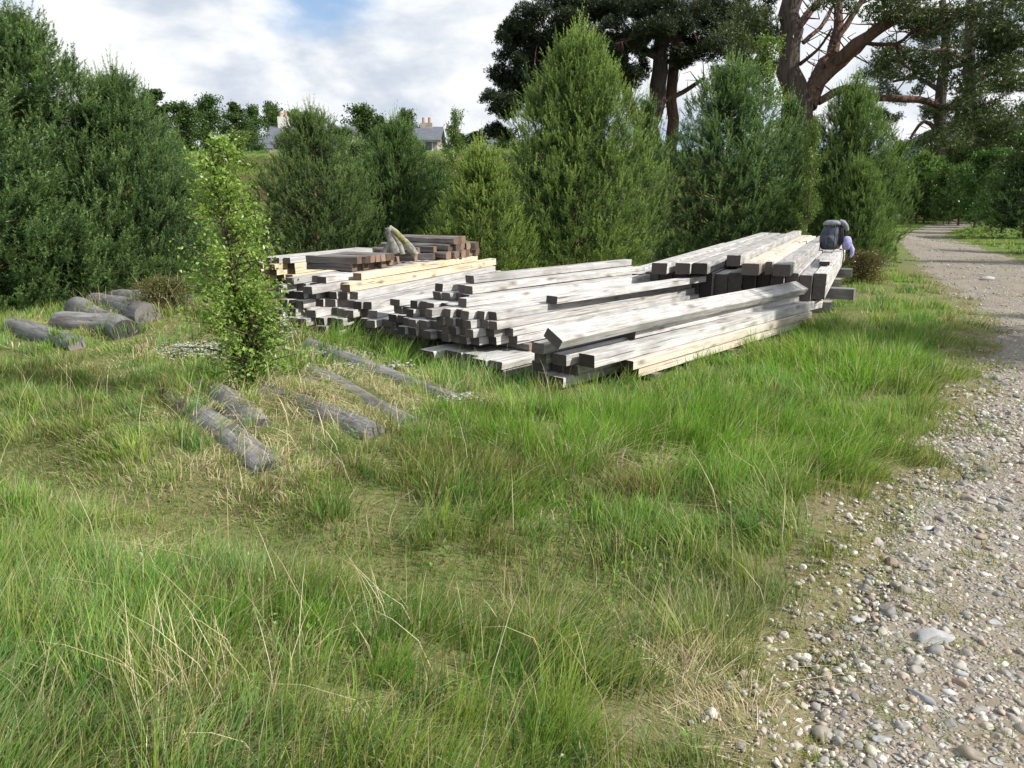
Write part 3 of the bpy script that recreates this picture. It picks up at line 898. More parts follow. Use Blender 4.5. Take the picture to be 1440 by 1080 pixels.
def young_pine(H, Rm, seed, openness=0.0, K=30, dens=1.0, nl=.055, nw=.0075, lean=.45, KC=50, cand=150, cold=(.030, .066, .026), coll=(.27, .37, .125)):
    """returns (trunk mesh, crown mesh)"""
    r = np.random.default_rng(seed)
    tb = Tubes()
    wob = r.uniform(-.03, .03, (8, 2))
    zs = np.linspace(0, H * .97, 8)
    tb.add([(wob[i, 0] * i / 3, wob[i, 1] * i / 3, zs[i] - (.15 if i == 0 else 0)) for i in range(8)], [max(.0085 * H * (1 - i / 8.2) ** .9 + .01, .012) for i in range(8)], 9)
    S0 = []; SD = []; SL = []; SN = []
    nwh = int(H / .27)
    prof = lambda t: 1.22 * max(1 - t, .001) ** .78 * (.54 + .46 * min(1, t / .36))
    for wi in range(nwh):
        t = .04 + .86 * wi / nwh
        z = t * H
        L = Rm * prof(t) + .05
        nb = int(r.integers(7, 10) * (1 - .3 * openness))
        a0 = r.uniform(0, 6.28)
        for b in range(nb):
            az = a0 + b * 2 * math.pi / nb + r.uniform(-.3, .3)
            el = math.radians(12 + 34 * t + r.uniform(-8, 8))
            zb = z + r.uniform(-.12, .12)
            Lb = L * r.uniform(.65, .98) * (1 - .35 * t)
            ns = max(4, int(Lb / .14))
            pts = []
            p = np.array([0, 0, zb]); e = el
            stp = Lb / ns
            hd = np.array([math.cos(az), math.sin(az), 0])
            for k in range(ns + 1):
                pts.append(p.copy())
                e = min(e + (lean * 1.35 / ns) * r.uniform(.6, 1.4), 1.35)
                p = p + (hd * math.cos(e) + np.array([0, 0, math.sin(e)])) * stp
                hd = unit(hd + r.normal(size=3) * .05 * np.array([1, 1, 0]))
            tb.add([tuple(q) for q in pts[::2]] if len(pts) > 4 else [tuple(q) for q in pts], list(np.linspace(.006 + .008 * Lb, .004, len(pts[::2]) if len(pts) > 4 else len(pts))), 4, cap=False)
            # shoots along the branch
            for k in range(1, ns + 1):
                f = k / ns
                if f < .18 + .15 * openness or (f > .7 and r.random() < .5): continue
                q = pts[k]
                axis = unit(pts[k] - pts[k - 1])
                ntw = r.poisson(2.6 * dens * (1 - .3 * openness)) if k < ns else 5
                for j in range(ntw):
                    sd = unit(np.cross(axis, r.normal(size=3)))
                    sd[2] = abs(sd[2]) * .6 if r.random() < .8 else sd[2]
                    td = unit(axis * .8 + sd * r.uniform(.5, 1.1))
                    tl = r.uniform(.08, .26) * (1.2 - .6 * f) * (1 if k < ns else .6)
                    e0 = q + td * tl
                    for m in range(3 if r.random() < .65 else 2):
                        dd = unit(td * .55 + np.array([0, 0, 1.0]) * r.uniform(.3, 1.1) + r.normal(size=3) * .30)
                        S0.append(q + td * tl * r.uniform(.35, 1.0)); SD.append(dd)
                        ln = r.uniform(.09, .20)
                        SL.append(ln)
                        SN.append(np.clip(r.uniform(0, .32) * f + .08 * t, 0, 1))  # inner shoots kept dark: older needles, plus crown shade put into the colour
                if k == ns or (f > .7 and r.random() < .5):   # candles
                    for m in range(3):
                        S0.append(q + r.normal(size=3) * .04); SD.append(unit(axis * .5 + np.array([0, 0, 1.2]) + r.normal(size=3) * .12))
                        SL.append(r.uniform(.16, .30)); SN.append(r.uniform(.2, .5))
    # upright candles all over the outside of the crown, in loose clumps
    SC = [False] * len(S0)
    nsh = int(cand * H * Rm / 1.75 * dens * (1 - .45 * openness))
    for m in range(nsh):
        t = 1 - (1 - r.random() ** 1.15 * .97) ** 1.0
        t = .02 + .90 * r.random() ** 1.2
        az = r.uniform(0, 6.28)
        lump = 1 + .10 * math.sin(az * 3 + t * 9 + seed) + .09 * math.sin(az * 7 - t * 23 + seed * 2) + .06 * math.sin(az * 13 + t * 41)
        if r.random() < .5 * openness + .25 * (lump < .9): continue
        rr = Rm * prof(t) * lump * (r.uniform(.30, .9) if r.random() < .42 else r.uniform(.86, 1.02))
        c = np.array([math.cos(az) * rr, math.sin(az) * rr, t * H - .12 + r.uniform(-.1, .1)])
        outw = np.array([math.cos(az), math.sin(az), 0])
        fresh = r.uniform(.35, .95)
        up = unit(outw * (.38 - .25 * t) + np.array([0, 0, 1.25]) + r.normal(size=3) * .10)
        LL = r.uniform(.30, .55) * (.85 + .25 * t)
        S0.append(c); SD.append(up); SL.append(LL); SN.append(np.clip(fresh, 0, 1))
        for q in range(r.integers(2, 5)):
            S0.append(c + up * LL * r.uniform(-.1, .25) + r.normal(size=3) * .025); SD.append(unit(up + unit(r.normal(size=3)) * .45 + outw * .12))
            SL.append(LL * r.uniform(.4, .75)); SN.append(np.clip(fresh + r.uniform(-.3, .1), 0, 1))
    # leader and the whorls of long candles round it
    for zf, nn, l0, rad in ((1.0, 1, .80, 0), (.975, 5, .50, .06), (.92, 7, .48, .14), (.86, 8, .46, .24), (.80, 9, .44, .33)):
        for m in range(nn):
            az = m * 6.28 / nn + r.uniform(-.3, .3)
            o_ = np.array([math.cos(az), math.sin(az), 0])
            S0.append(o_ * rad + np.array([0, 0, H * zf - l0 * .4])); SD.append(unit(np.array([0, 0, 1.0]) + o_ * .16 * (rad > 0) + r.normal(size=3) * .05))
            SL.append(l0 * r.uniform(.8, 1.15)); SN.append(.9)
    SC += [True] * (len(S0) - len(SC))
    S0 = np.array(S0); SD = np.array(SD); SL = np.array(SL); SN = np.array(SN)
    SC = np.array(SC)
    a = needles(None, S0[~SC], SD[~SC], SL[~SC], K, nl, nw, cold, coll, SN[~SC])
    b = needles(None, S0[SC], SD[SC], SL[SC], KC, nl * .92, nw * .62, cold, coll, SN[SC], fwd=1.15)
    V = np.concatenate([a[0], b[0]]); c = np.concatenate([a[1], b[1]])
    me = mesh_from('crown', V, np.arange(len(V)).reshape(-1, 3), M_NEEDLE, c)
    return tb.mesh('trunk', M_BARK), me, (len(S0), int(SC.sum()))


def leaves(name, P0, size, cold, coll, mat=None, up=.4, pale=0.0):
    """diamond leaves (two triangles)"""
    n = len(P0)
    nrm = unit(rng.normal(size=(n, 3)) + np.array([0, 0, up]))
    a = unit(np.cross(nrm, rng.normal(size=(n, 3)))); b = np.cross(nrm, a)
    s = (size * rng.uniform(.6, 1.25, n))[:, None]
    V = np.empty((n, 4, 3), np.float32)
    fold = nrm * s * .12
    V[:, 0] = P0 - a * s * .55; V[:, 1] = P0 + b * s * .36 + fold - a * s * .1; V[:, 2] = P0 + a * s * .6; V[:, 3] = P0 - b * s * .36 + fold - a * s * .1
    f = rng.uniform(0, 1, n)[:, None] ** 1.2
    c = np.array(cold) * (1 - f) + np.array(coll) * f
    if pale: c = np.where(rng.random(n)[:, None] < pale, np.array([.40, .43, .27]), c)
    idx = np.arange(n * 4).reshape(n, 4)
    F = np.concatenate([idx[:, [0, 1, 2]], idx[:, [0, 2, 3]]])
    return mesh_from(name, V.reshape(-1, 3), F, mat or M_LEAF, np.repeat(c, 4, 0))


def leafy_tree(H, Rm, seed, nleaf, size, cold=(.045, .085, .018), coll=(.12, .18, .04), stems=1, base=.12, pale=0.0, slim=1.0, twigmat=None):
    r = np.random.default_rng(seed)
    tb = Tubes()
    LP = []
    for s in range(stems):
        off = r.normal(size=2) * .05 * (s > 0) * H
        ln = r.normal(size=2) * .06 * (s > 0)
        pts = [(off[0] * .2 + ln[0] * z + .03 * H * .2 * math.sin(z / H * 4 + s), off[1] * .2 + ln[1] * z, z - (.1 if z == 0 else 0)) for z in np.linspace(0, H * .98, 7)]
        tb.add(pts, [max(.013 * H * (1 - i / 7.5), .004) for i in range(7)], 7)
        nb = int(26 * (1 + .4 * slim))
        for b in range(nb):
            t = base + (1 - base) * (b + r.random()) / nb
            z = t * H
            L = Rm * (math.sin(math.pi * min(1, .25 + .75 * t)) ** .7 + .1) * r.uniform(.6, 1.15)
            az = r.uniform(0, 6.28); e = r.uniform(.3, .9)
            i0 = t * 6; k0 = int(min(i0, 5)); fr = i0 - k0
            p = np.array(pts[k0]) * (1 - fr) + np.array(pts[k0 + 1]) * fr
            bp = [p.copy()]
            hd = np.array([math.cos(az), math.sin(az), 0])
            nseg = 6
            for k in range(nseg):
                p = p + (hd * math.cos(e) + np.array([0, 0, math.sin(e)])) * L / nseg
                e -= r.uniform(-.05, .16); hd = unit(hd + r.normal(size=3) * .15 * np.array([1, 1, 0]))
                bp.append(p.copy())
            tb.add([tuple(q) for q in bp[::2]], [.004 * H * (1 - t) + .004, .003 * H * (1 - t) + .003, .003, .002], 4, cap=False)
            nl_ = int(nleaf / nb / stems)
            k = r.uniform(.8, nseg, nl_)
            ki = np.minimum(k.astype(int), nseg - 1); kf = (k - ki)[:, None]
            bpA = np.array(bp)
            q = bpA[ki] * (1 - kf) + bpA[ki + 1] * kf
            tw = np.round(k * 3) / 3
            cl = np.stack([np.sin(tw * 37 + b), np.cos(tw * 53 + b * 2), np.sin(tw * 91 + b * 3)], 1)
            q = q + cl * Rm * .10 + r.normal(size=(nl_, 3)) * Rm * .075
            LP.append(q)
    LP = np.concatenate(LP)
    return tb.mesh('trunk', twigmat or M_TWIG), leaves('crown', LP, size, cold, coll, pale=pale), len(LP)


def put_tree(meshes, x, y, label, group, name='pine_tree', cat='pine tree', s=1.0, sz=None, rz=None, col=(1, 1, 1), z=None, crown_name='crown', dense=0):
    zz = float(gz(x, y)) if z is None else z
    root = empty(name, (x, y, zz), label, cat, group, rz=random.uniform(0, 6.28) if rz is None else rz, scale=(s, s, sz or s))
    t = link('trunk', meshes[0], root)
    c = link(crown_name, meshes[1], root)
    c['kind'] = 'stuff'
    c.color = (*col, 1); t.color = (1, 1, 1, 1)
    for k in range(dense):     # further boughs of the same crown, turned about the stem
        c2 = link(crown_name, meshes[1], root, rot=(0, 0, 2.1 * (k + 1)), scale=(.97, .97, .985 - .02 * k))
        c2['kind'] = 'stuff'; c2.color = c.color
    return root


# prototypes share their meshes between copies
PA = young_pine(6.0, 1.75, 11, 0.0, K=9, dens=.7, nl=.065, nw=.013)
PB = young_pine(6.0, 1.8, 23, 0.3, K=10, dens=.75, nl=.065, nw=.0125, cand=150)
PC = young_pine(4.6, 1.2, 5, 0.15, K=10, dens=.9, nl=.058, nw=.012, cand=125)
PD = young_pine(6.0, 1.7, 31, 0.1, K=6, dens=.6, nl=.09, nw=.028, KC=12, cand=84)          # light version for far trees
print('pine shoots', PA[2], PB[2], PC[2], PD[2])
GYP = 'young pines round the timber yard'


def pine_px(pr, Hn, x, ybase, ytop, label, wpx=None, Rn=1.8, col=(1, 1, 1), dist=None, rz=None, group=GYP, z=None):
    """stand a young pine where its foot and tip show; Hn, Rn = size of the prototype"""
    if dist is None:
        gx, gy = P(x, ybase, 0)
    else:
        gx, gy = (x - 720) / 1050 * dist * 1.0, dist
        gx = D(x, 282, dist).x
    top = D(x, ytop, gy)
    zb = float(gz(gx, gy)) if z is None else z
    H = top.z - zb
    sz = H / (Hn * 1.02)
    d = gy
    s = (wpx / 2 * d / 1050 / Rn) if wpx else sz
    return put_tree(pr, gx, gy, label, group, s=s, sz=sz, col=col, rz=rz, dense=2 if pr is not PD else 1)


bl = (.85, .95, 1.05)
pine_px(PA, 6, 40, 425, -25, 'huge dense young pine towering over the grey logs', 300, 1.25, (.95, 1.02, 1.0), dist=11.3, rz=1)
pine_px(PB, 6, 178, 420, 75, 'dense young pine sloping down beside the huge one on the left', 195, 1.25, (.92, 1.0, .98), dist=11.8, rz=2.2)
pine_px(PC, 4.6, -60, 440, 60, 'young pine at the outer edge beside the huge dense pine', 260, .88, (.9, .98, .95), dist=9.8, rz=4)
pine_px(PC, 4.6, 95, 440, 300, 'low bushy pine under the skirts of the huge dense pine', 150, .88, (.9, .95, .9), dist=10.6, rz=3)
pine_px(PB, 6, 238, 415, 165, 'narrow young pine at the end of the left clump', 120, 1.25, (.95, 1.0, .95), dist=14.5, rz=0.4)
pine_px(PB, 6, 443, 372, 135, 'open young pine with bare brown limbs behind the dark blocks', 150, 1.25, (1.05, 1.05, 1.0), dist=15.5, rz=3.3)
pine_px(PA, 6, 560, 362, 152, 'dense young pine between the open pine and the lime green one', 135, 1.25, (.95, 1.05, .95), dist=17.2, rz=5)
pine_px(PD, 6, 505, 362, 185, 'shorter pine tucked behind the open one and the dense one', 120, 1.25, (1, 1, 1), dist=19.5)
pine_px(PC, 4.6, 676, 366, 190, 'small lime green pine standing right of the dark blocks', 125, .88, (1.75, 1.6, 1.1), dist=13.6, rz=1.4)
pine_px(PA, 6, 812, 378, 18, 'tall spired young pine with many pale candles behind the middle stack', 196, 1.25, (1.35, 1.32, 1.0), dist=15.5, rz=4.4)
pine_px(PB, 6, 1018, 348, 68, 'broad bluish young pine behind the bridge timbers', 182, 1.25, (1.0, 1.08, 1.1), dist=19.5, rz=.5)
pine_px(PA, 6, 1188, 352, 95, 'young pine with a visible dark stem by the bend of the track', 135, 1.25, (1.05, 1.1, .9), dist=19, rz=2)
pine_px(PC, 4.6, 1205, 345, 215, 'small pine tucked against the pine by the bend', 80, .88, (1.1, 1.15, .9), dist=17.8)
pine_px(PD, 6, 1100, 350, 120, 'pine filling the gap between the bluish pine and the bend', 90, 1.25, (.9, 1, .9), dist=23)
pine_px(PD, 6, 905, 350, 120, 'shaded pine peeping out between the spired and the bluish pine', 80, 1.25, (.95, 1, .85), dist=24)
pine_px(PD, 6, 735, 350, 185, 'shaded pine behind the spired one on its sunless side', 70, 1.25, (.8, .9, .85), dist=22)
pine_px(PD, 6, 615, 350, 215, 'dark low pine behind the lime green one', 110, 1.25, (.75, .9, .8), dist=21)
GRP = 'small pines beyond the track bend'
for i, (x, yt, wpx, dist, c, lb) in enumerate([
    (1292, 205, 80, 52, (1.1, 1.25, .9), 'pale green pine just beyond the end of the track'),
    (1352, 225, 60, 48, (1.0, 1.1, .9), 'slim pine standing in grass beyond the track bend'),
    (1400, 225, 50, 40, (.9, 1.0, .8), 'little brown tipped pine on the verge beyond the track'),
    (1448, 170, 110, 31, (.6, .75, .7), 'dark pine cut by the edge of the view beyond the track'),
    (1330, 200, 100, 60, (.9, 1.1, .8), 'broad pine deep in the wood beyond the track')]):
    pine_px(PD, 6, x, 300, yt, lb, wpx, 1.25, c, dist=dist, group=GRP)
# pines off to the sunny side of the track; their shade falls over track and verge
for i, (x, y, s, lb) in enumerate([(9.9, 6.5, 1.1, 'pine on the far verge of the track abreast of the bridge timbers'), (13.2, 8.0, .9, 'pine one step back on the far verge of the track'),
                                   (17.5, 17.4, 1.0, 'pine on the inside of the track bend'), (20.5, 20.0, 1.1, 'taller pine on the inside of the track bend'), (24, 25, 1.15, 'pine near the end of the track bend')]):
    put_tree(PD, x, y, lb, 'pines on the sunny side of the track', s=s, rz=i * 1.3, dense=2 if i < 2 else 0)

# ------------------------------------------------------------------ birches and far broadleaved trees
bs = leafy_tree(1.80, .42, 3, 7000, .029, (.12, .20, .035), (.29, .41, .085), stems=3, base=.03, pale=.015)
bx_, by_ = P(345, 560, .05)
put_tree(bs, bx_, by_, 'bright green birch sapling growing between the grey logs', None, 'birch_sapling', 'birch tree', rz=.6, col=(1, 1, 1), z=float(gz(bx_, by_)) - .02, crown_name='leaves')
bs2 = leafy_tree(.75, .34, 8, 2600, .030, (.10, .19, .03), (.25, .38, .07), stems=4, base=.02)
bx2, by2 = P(352, 556, .05)
put_tree(bs2, bx2 + .06, by2 - .05, 'low leafy birch bush at the foot of the birch sapling', None, 'birch_bush', 'bush', rz=2, z=float(gz(bx2, by2)) - .02, crown_name='leaves')
bp = leafy_tree(6.5, 1.4, 13, 9000, .085, (.07, .12, .02), (.19, .26, .06), stems=1, base=.1)
GBI = 'slender birches among the young pines'


def leafy_px(pr, Hn, Rn, x, ytop, wpx, dist, label, group, name='birch_tree', cat='birch tree', col=(1, 1, 1), rz=None):
    q = D(x, ytop, dist); zb = float(gz(q.x, dist))
    H = q.z - zb
    return put_tree(pr, q.x, dist, label, group, name, cat, s=wpx / 2 * dist / 1050 / Rn, sz=H / Hn, col=col, rz=rz, crown_name='leaves')


leafy_px(bp, 6.5, 1.5, 1078, 52, 110, 21.5, 'tall yellow green birch rising behind the bluish pine', GBI)
leafy_px(bp, 6.5, 1.5, 1148, 165, 50, 17.5, 'thin birch in front of the pine by the bend', GBI)
leafy_px(bp, 6.5, 1.5, 640, 155, 55, 21, 'feathery birch with thin top behind the lime green pine', GBI, col=(.9, .95, .9))
leafy_px(bp, 6.5, 1.5, 330, 185, 105, 20, 'pale birch on the bank behind the birch sapling', GBI, col=(1, 1, .9))
fb = leafy_tree(7.0, 2.6, 17, 9000, .21, (.035, .075, .016), (.095, .15, .035), stems=2, base=.08)
fb2 = leafy_tree(7.5, 2.0, 19, 8000, .20, (.035, .07, .016), (.085, .135, .035), stems=1, base=.06)
GFT = 'trees along the far bank'
for i, (x, yt, wpx, dist, pr, lb) in enumerate([
    (215, 128, 75, 58, 1, 'pointed tree on the far bank beside the left clump of pines'),
    (250, 148, 75, 56, 0, 'rounded tree, second along the far bank'),
    (292, 138, 70, 60, 0, 'dark rounded tree, third along the far bank'),
    (330, 146, 62, 57, 1, 'full tree, fourth along the far bank'),
    (352, 152, 50, 63, 0, 'tree with a bare tip beside the slate outbuilding'),
    (385, 150, 60, 85, 0, 'tree rising behind the small slate outbuilding'),
    (412, 156, 50, 88, 1, 'tree rising behind the end of the slate roofed house'),
    (505, 152, 75, 84, 0, 'tree rising behind the far end of the slate roofed house'),
    (535, 165, 60, 80, 1, 'tree between the slate roofed house and the stone gable'),
    (575, 158, 50, 82, 0, 'tree partly hidden by the dense young pine'),
    (180, 140, 90, 60, 0, 'tree half hidden by the left clump of pines'),
    (120, 150, 90, 60, 1, 'tree wholly behind the left clump of pines'),
    (408, 186, 52, 52, 0, 'low round tree in front of the end of the slate roofed house'),
    (478, 182, 60, 53, 0, 'low round tree hiding the middle of the slate roofed house'),
    (528, 184, 56, 51, 1, 'low tree between the slate roofed house and the dense young pine'),
    (640, 190, 56, 52, 0, 'low round tree beside the stone gable'),
    (668, 186, 50, 50, 1, 'low tree in front of the small white house'),
    (708, 180, 60, 52, 0, 'round tree under the crown of the dark old pine'),
]):
    leafy_px(fb if pr == 0 else fb2, 7.0 if pr == 0 else 7.5, 2.9 if pr == 0 else 2.2, x, yt, wpx, dist, lb, GFT, 'broadleaved_tree', 'tree', col=(1, 1, 1) if i % 2 else (.85, .95, .95))
GFR = 'broadleaved trees beyond the track'
for i, (x, yt, wpx, dist, lb) in enumerate([
    (1262, 205, 70, 54, 'green tree at the very end of the track'),
    (1310, 225, 80, 53, 'dense green tree closing the view at the track end'),
    (1345, 235, 70, 50, 'dense green tree one step nearer than the one closing the view'),
    (1385, 215, 90, 44, 'leafy tree shading the verge past the bend'),
    (1425, 215, 90, 36, 'leafy tree overhanging the far verge'),
    (1318, 195, 90, 66, 'rounded tree behind the pale green pine beyond the track'),
    (1372, 205, 90, 58, 'leafy tree above the verge beyond the track'),
    (1430, 190, 100, 52, 'leafy tree behind the dark edge pine'),
    (1235, 225, 60, 70, 'low tree left of the track end'),
    (1400, 170, 120, 75, 'tall leafy tree deep in the wood beyond the track'),
    (1290, 235, 80, 57, 'low spreading tree over the far verge'),
    (1150, 215, 120, 60, 'leafy tree behind the pine by the bend'),
    (980, 215, 140, 62, 'leafy tree behind the bluish pine'),
    (860, 215, 140, 62, 'leafy tree far behind the spired pine'),
    (760, 250, 110, 60, 'low leafy tree far behind the middle stack')]):
    leafy_px(fb, 7.0, 2.9, x, yt, wpx, dist, lb, GFR, 'broadleaved_tree', 'tree', col=(.8, 1.0, .7) if i % 2 else (1.05, 1.1, .8))


hb = leafy_tree(.55, .55, 71, 7000, .030, (.06, .065, .025), (.16, .15, .06), stems=6, base=.0, twigmat=M_BARK)
for (px_, py_, s_, sz_, cc, lb) in [(1216, 392, .8, .95, (1.0, .9, .8), 'brownish heather bush at the foot of the bridge timbers by the track'), (238, 462, .7, .6, (1.0, 1.15, .8), 'olive heather bush growing over the grey logs by the big pine'), (1000, 372, .8, .5, (1.2, 1.4, .8), 'low heather tuft in the gap between middle stack and bridge timbers')]:
    gx_, gy_ = P(px_, py_, .1)
    put_tree(hb, gx_, gy_, lb, 'heather bushes', 'heather_bush', 'heather', s=s_, sz=sz_, col=cc, z=float(gz(gx_, gy_)) - .05, crown_name='foliage')


# ------------------------------------------------------------------ old Scots pines
def old_pine(name, dist, limbs, lobes, label, seed, dens=1.0, cold=(.018, .030, .013), coll=(.055, .075, .026), spread=2.0, gap=0.0):
    r = np.random.default_rng(seed)
    base = D(limbs[0][0][0], 300, dist)
    zb = float(gz(base.x, dist))
    root = empty(name, (base.x, dist, zb), label, 'pine tree', 'old Scots pines')
    off = Vector((base.x, dist, zb))
    for i, limb in enumerate(limbs):
        pts = []; rads = []
        for k, (x, y, wpx) in enumerate(limb):
            dd = dist + (0 if i == 0 else spread * math.sin(i * 2.1) * (k / max(1, len(limb) - 1)))
            q = D(x, y, dd)
            if i == 0 and k == 0: q = Vector((base.x, dist, zb - .3))
            pts.append(q - off); rads.append(wpx / 2 * dist / 1050 * (.60 if dist == 30 else .8))
        # smooth subdivision with a little waviness
        P2 = []; R2 = []
        for k in range(len(pts) - 1):
            for f in (0, .33, .66):
                p0 = pts[max(k - 1, 0)]; p1 = pts[k]; p2 = pts[k + 1]; p3 = pts[min(k + 2, len(pts) - 1)]
                q = 0.5 * ((2 * p1) + (p2 - p0) * f + (2 * p0 - 5 * p1 + 4 * p2 - p3) * f * f + (3 * p1 - p0 - 3 * p2 + p3) * f ** 3)
                rad = rads[k] * (1 - f) + rads[k + 1] * f
                P2.append(q + Vector(r.normal(size=3)) * rad * .16); R2.append(rad)
        P2.append(pts[-1]); R2.append(rads[-1])
        t = Tubes(); t.add(P2, R2, 10, rough=.06)
        # side twigs
        if i > 0:
            for k in range(2, len(P2)):
                for _ in range(1 + (k % 2)):
                    dv = Vector(unit(np.array([r.normal(), r.normal(), r.uniform(-.4, .9)])))
                    L = r.uniform(.5, 1.5)
                    q = P2[k]
                    m_ = q + dv * L * .5 + Vector(r.normal(size=3)) * .22 * L
                    t.add([q, m_, q + dv * L + Vector((0, 0, r.uniform(-.1, .3)))], [min(R2[k] * .35, .035), .02, .01], 5, cap=False)
        link('trunk' if i == 0 else 'limb', t.mesh('limb', M_OLDBARK if i == 0 else M_REDBARK), root)
    TP = []
    for (x, y, rx, ry) in lobes:
        dd = dist + r.uniform(-spread, spread)
        c = np.array(D(x, y, dd)); a = rx * dd / 1050; b = ry * dd / 1050
        npad = int(max(5, 10 * rx * ry / 1800))
        for k in range(npad):
            u = unit(r.normal(size=3)) * r.uniform(.25, 1.0) ** .6
            pc = c + u * np.array([a, min(a, 1.6), b])
            pr = r.uniform(.5, 1.15) * min(1, .4 + a / 3)
            n = int(190 * dens * (pr / .7) ** 2 * (1 - gap))
            q = unit(r.normal(size=(n, 3))) * (r.uniform(0, 1, (n, 1)) ** .4)
            q = q * np.array([pr, pr, pr * .5])
            q[:, 2] += .12 * np.sin(q[:, 0] * 5 + k)
            TP.append(pc + q)
    TP = np.concatenate(TP) - np.array(off)
    dr = unit(r.normal(size=(len(TP), 3)) + np.array([0, 0, .8]))
    me = needles('crown', TP, dr, np.full(len(TP), .12), 6, .15, .040, cold, coll, r.uniform(0, 1, len(TP)) ** 2, fwd=.45)
    c = link('crown', me, root); c['kind'] = 'stuff'
    return root


old_pine('old_pine_tree', 40, [
    [(918, 260, 34), (915, 180, 30), (925, 120, 27), (930, 60, 22), (940, -20, 18)],
    [(930, 260, 26), (945, 190, 20), (945, 120, 18), (952, 60, 18), (970, 10, 14)],
    [(915, 250, 26), (905, 190, 24), (888, 150, 18), (878, 100, 16), (870, 60, 12)],
    [(940, 90, 14), (985, 70, 10), (1015, 60, 8), (1050, 70, 6)],
    [(930, 60, 20), (965, 20, 16), (1000, -10, 12)],
    [(880, 110, 12), (840, 100, 8), (790, 90, 6), (750, 100, 4)],
    [(925, 80, 14), (860, 50, 10), (800, 40, 7)],
    [(915, 150, 10), (960, 130, 8), (990, 110, 6)]],
    [(703, 160, 22, 20), (715, 120, 30, 26), (740, 85, 34, 30), (725, 50, 26, 22), (770, 40, 40, 30), (790, 90, 45, 40), (820, 20, 50, 26), (850, 60, 45, 35), (745, 130, 34, 34), (780, 140, 40, 34),
     (880, 20, 50, 30), (880, 85, 30, 26), (930, 10, 45, 20), (960, 45, 36, 22), (995, 20, 44, 24), (1040, 40, 36, 26), (1060, 80, 30, 22), (1030, 100, 26, 16), (905, 60, 40, 26), (950, 75, 30, 18), (925, 35, 40, 22), (880, 50, 40, 26), (850, 110, 40, 36), (820, 150, 30, 40), (800, 200, 60, 40), (700, 185, 16, 10), (712, 140, 26, 24), (728, 70, 30, 26), (750, 60, 34, 26), (770, 100, 40, 30), (765, 75, 36, 26), (735, 110, 30, 24), (800, 60, 40, 30), (1000, 55, 40, 25), (1060, 40, 40, 30), (1020, 5, 60, 20), (960, 15, 50, 22), (900, 100, 26, 16)],
    'dark old pine with broad crown and bare inner limbs behind the spired pine', 41, 1.7)
old_pine('old_pine_tree', 30, [
    [(1128, 260, 60), (1126, 180, 62), (1120, 140, 58), (1110, 80, 44), (1112, 20, 42), (1118, -40, 40)],
    [(1130, 150, 48), (1155, 100, 34), (1172, 70, 26), (1178, 20, 18), (1180, -30, 14)],
    [(1165, 95, 24), (1205, 62, 26), (1240, 40, 24), (1270, 12, 20), (1300, -20, 16)],
    [(1145, 125, 26), (1185, 85, 24), (1215, 60, 20), (1255, 22, 14), (1282, 5, 10)],
    [(1150, 145, 16), (1190, 125, 18), (1235, 138, 15), (1290, 140, 15), (1335, 152, 12), (1375, 150, 8), (1400, 140, 5)],
    [(1240, 20, 12), (1290, 14, 10), (1340, 14, 8), (1400, 2, 6)],
    [(1172, 60, 14), (1200, 20, 12), (1222, -10, 10)],
    [(1120, 40, 20), (1140, 15, 16), (1165, -10, 14)],
    [(1215, 60, 9), (1260, 62, 7), (1290, 40, 6), (1310, 45, 4)],
    [(1260, 60, 7), (1270, 90, 6), (1300, 105, 4)],
    [(1130, 60, 10), (1160, 30, 8), (1170, 10, 6)],
    [(1125, 90, 9), (1150, 70, 6), (1170, 40, 4)]],
    [(1180, 5, 40, 10), (1240, 5, 40, 12), (1290, 25, 36, 16), (1340, 35, 46, 20), (1390, 20, 50, 24), (1430, 40, 40, 30), (1060, 15, 40, 20), (1040, 60, 26, 20), (1240, 92, 24, 16), (1300, 90, 36, 20), (1350, 110, 40, 22), (1400, 130, 44, 26), (1430, 100, 36, 30),
     (1360, 165, 36, 16), (1410, 180, 36, 22), (1265, 75, 24, 12), (1440, 160, 40, 30), (1385, 200, 40, 22), (1330, 195, 36, 16), (1450, 215, 40, 30), (1435, 70, 40, 30), (1380, 60, 40, 20)],
    'massive forked old pine with red brown limbs reaching over the track', 43, .7, gap=.15, cold=(.04, .06, .022), coll=(.16, .20, .065))
old_pine('old_pine_tree', 60, [
    [(1325, 290, 22), (1322, 220, 20), (1325, 120, 17), (1330, 60, 13), (1325, 0, 10)],
    [(1325, 130, 8), (1290, 110, 6), (1255, 115, 4)],
    [(1325, 100, 8), (1360, 90, 6), (1385, 95, 4)],
    [(1322, 190, 9), (1300, 170, 6), (1280, 195, 4)]],
    [(1235, 110, 30, 20), (1270, 130, 36, 24), (1310, 150, 40, 20), (1255, 90, 30, 16), (1290, 60, 30, 16), (1340, 70, 36, 20), (1370, 110, 36, 24), (1240, 170, 20, 14), (1270, 200, 26, 14), (1350, 190, 36, 18), (1310, 20, 40, 20)],
    'slimmer old pine seen under the red limb beside the far track', 47, 1.0, cold=(.035, .06, .022), coll=(.13, .17, .055))
old_pine('old_pine_tree', 56, [
    [(1372, 290, 24), (1368, 200, 22), (1362, 100, 18), (1365, 0, 14)],
    [(1365, 120, 9), (1400, 100, 7), (1440, 105, 4)],
    [(1365, 90, 8), (1330, 70, 6), (1300, 75, 4)]],
    [(1400, 80, 44, 26), (1440, 120, 44, 26), (1380, 150, 50, 24), (1420, 200, 50, 22), (1345, 215, 36, 14), (1440, 30, 50, 30), (1365, 30, 44, 22), (1460, 180, 40, 40)],
    'old pine with hanging green boughs at the edge of the view', 53, 1.0, cold=(.04, .065, .022), coll=(.15, .20, .06))

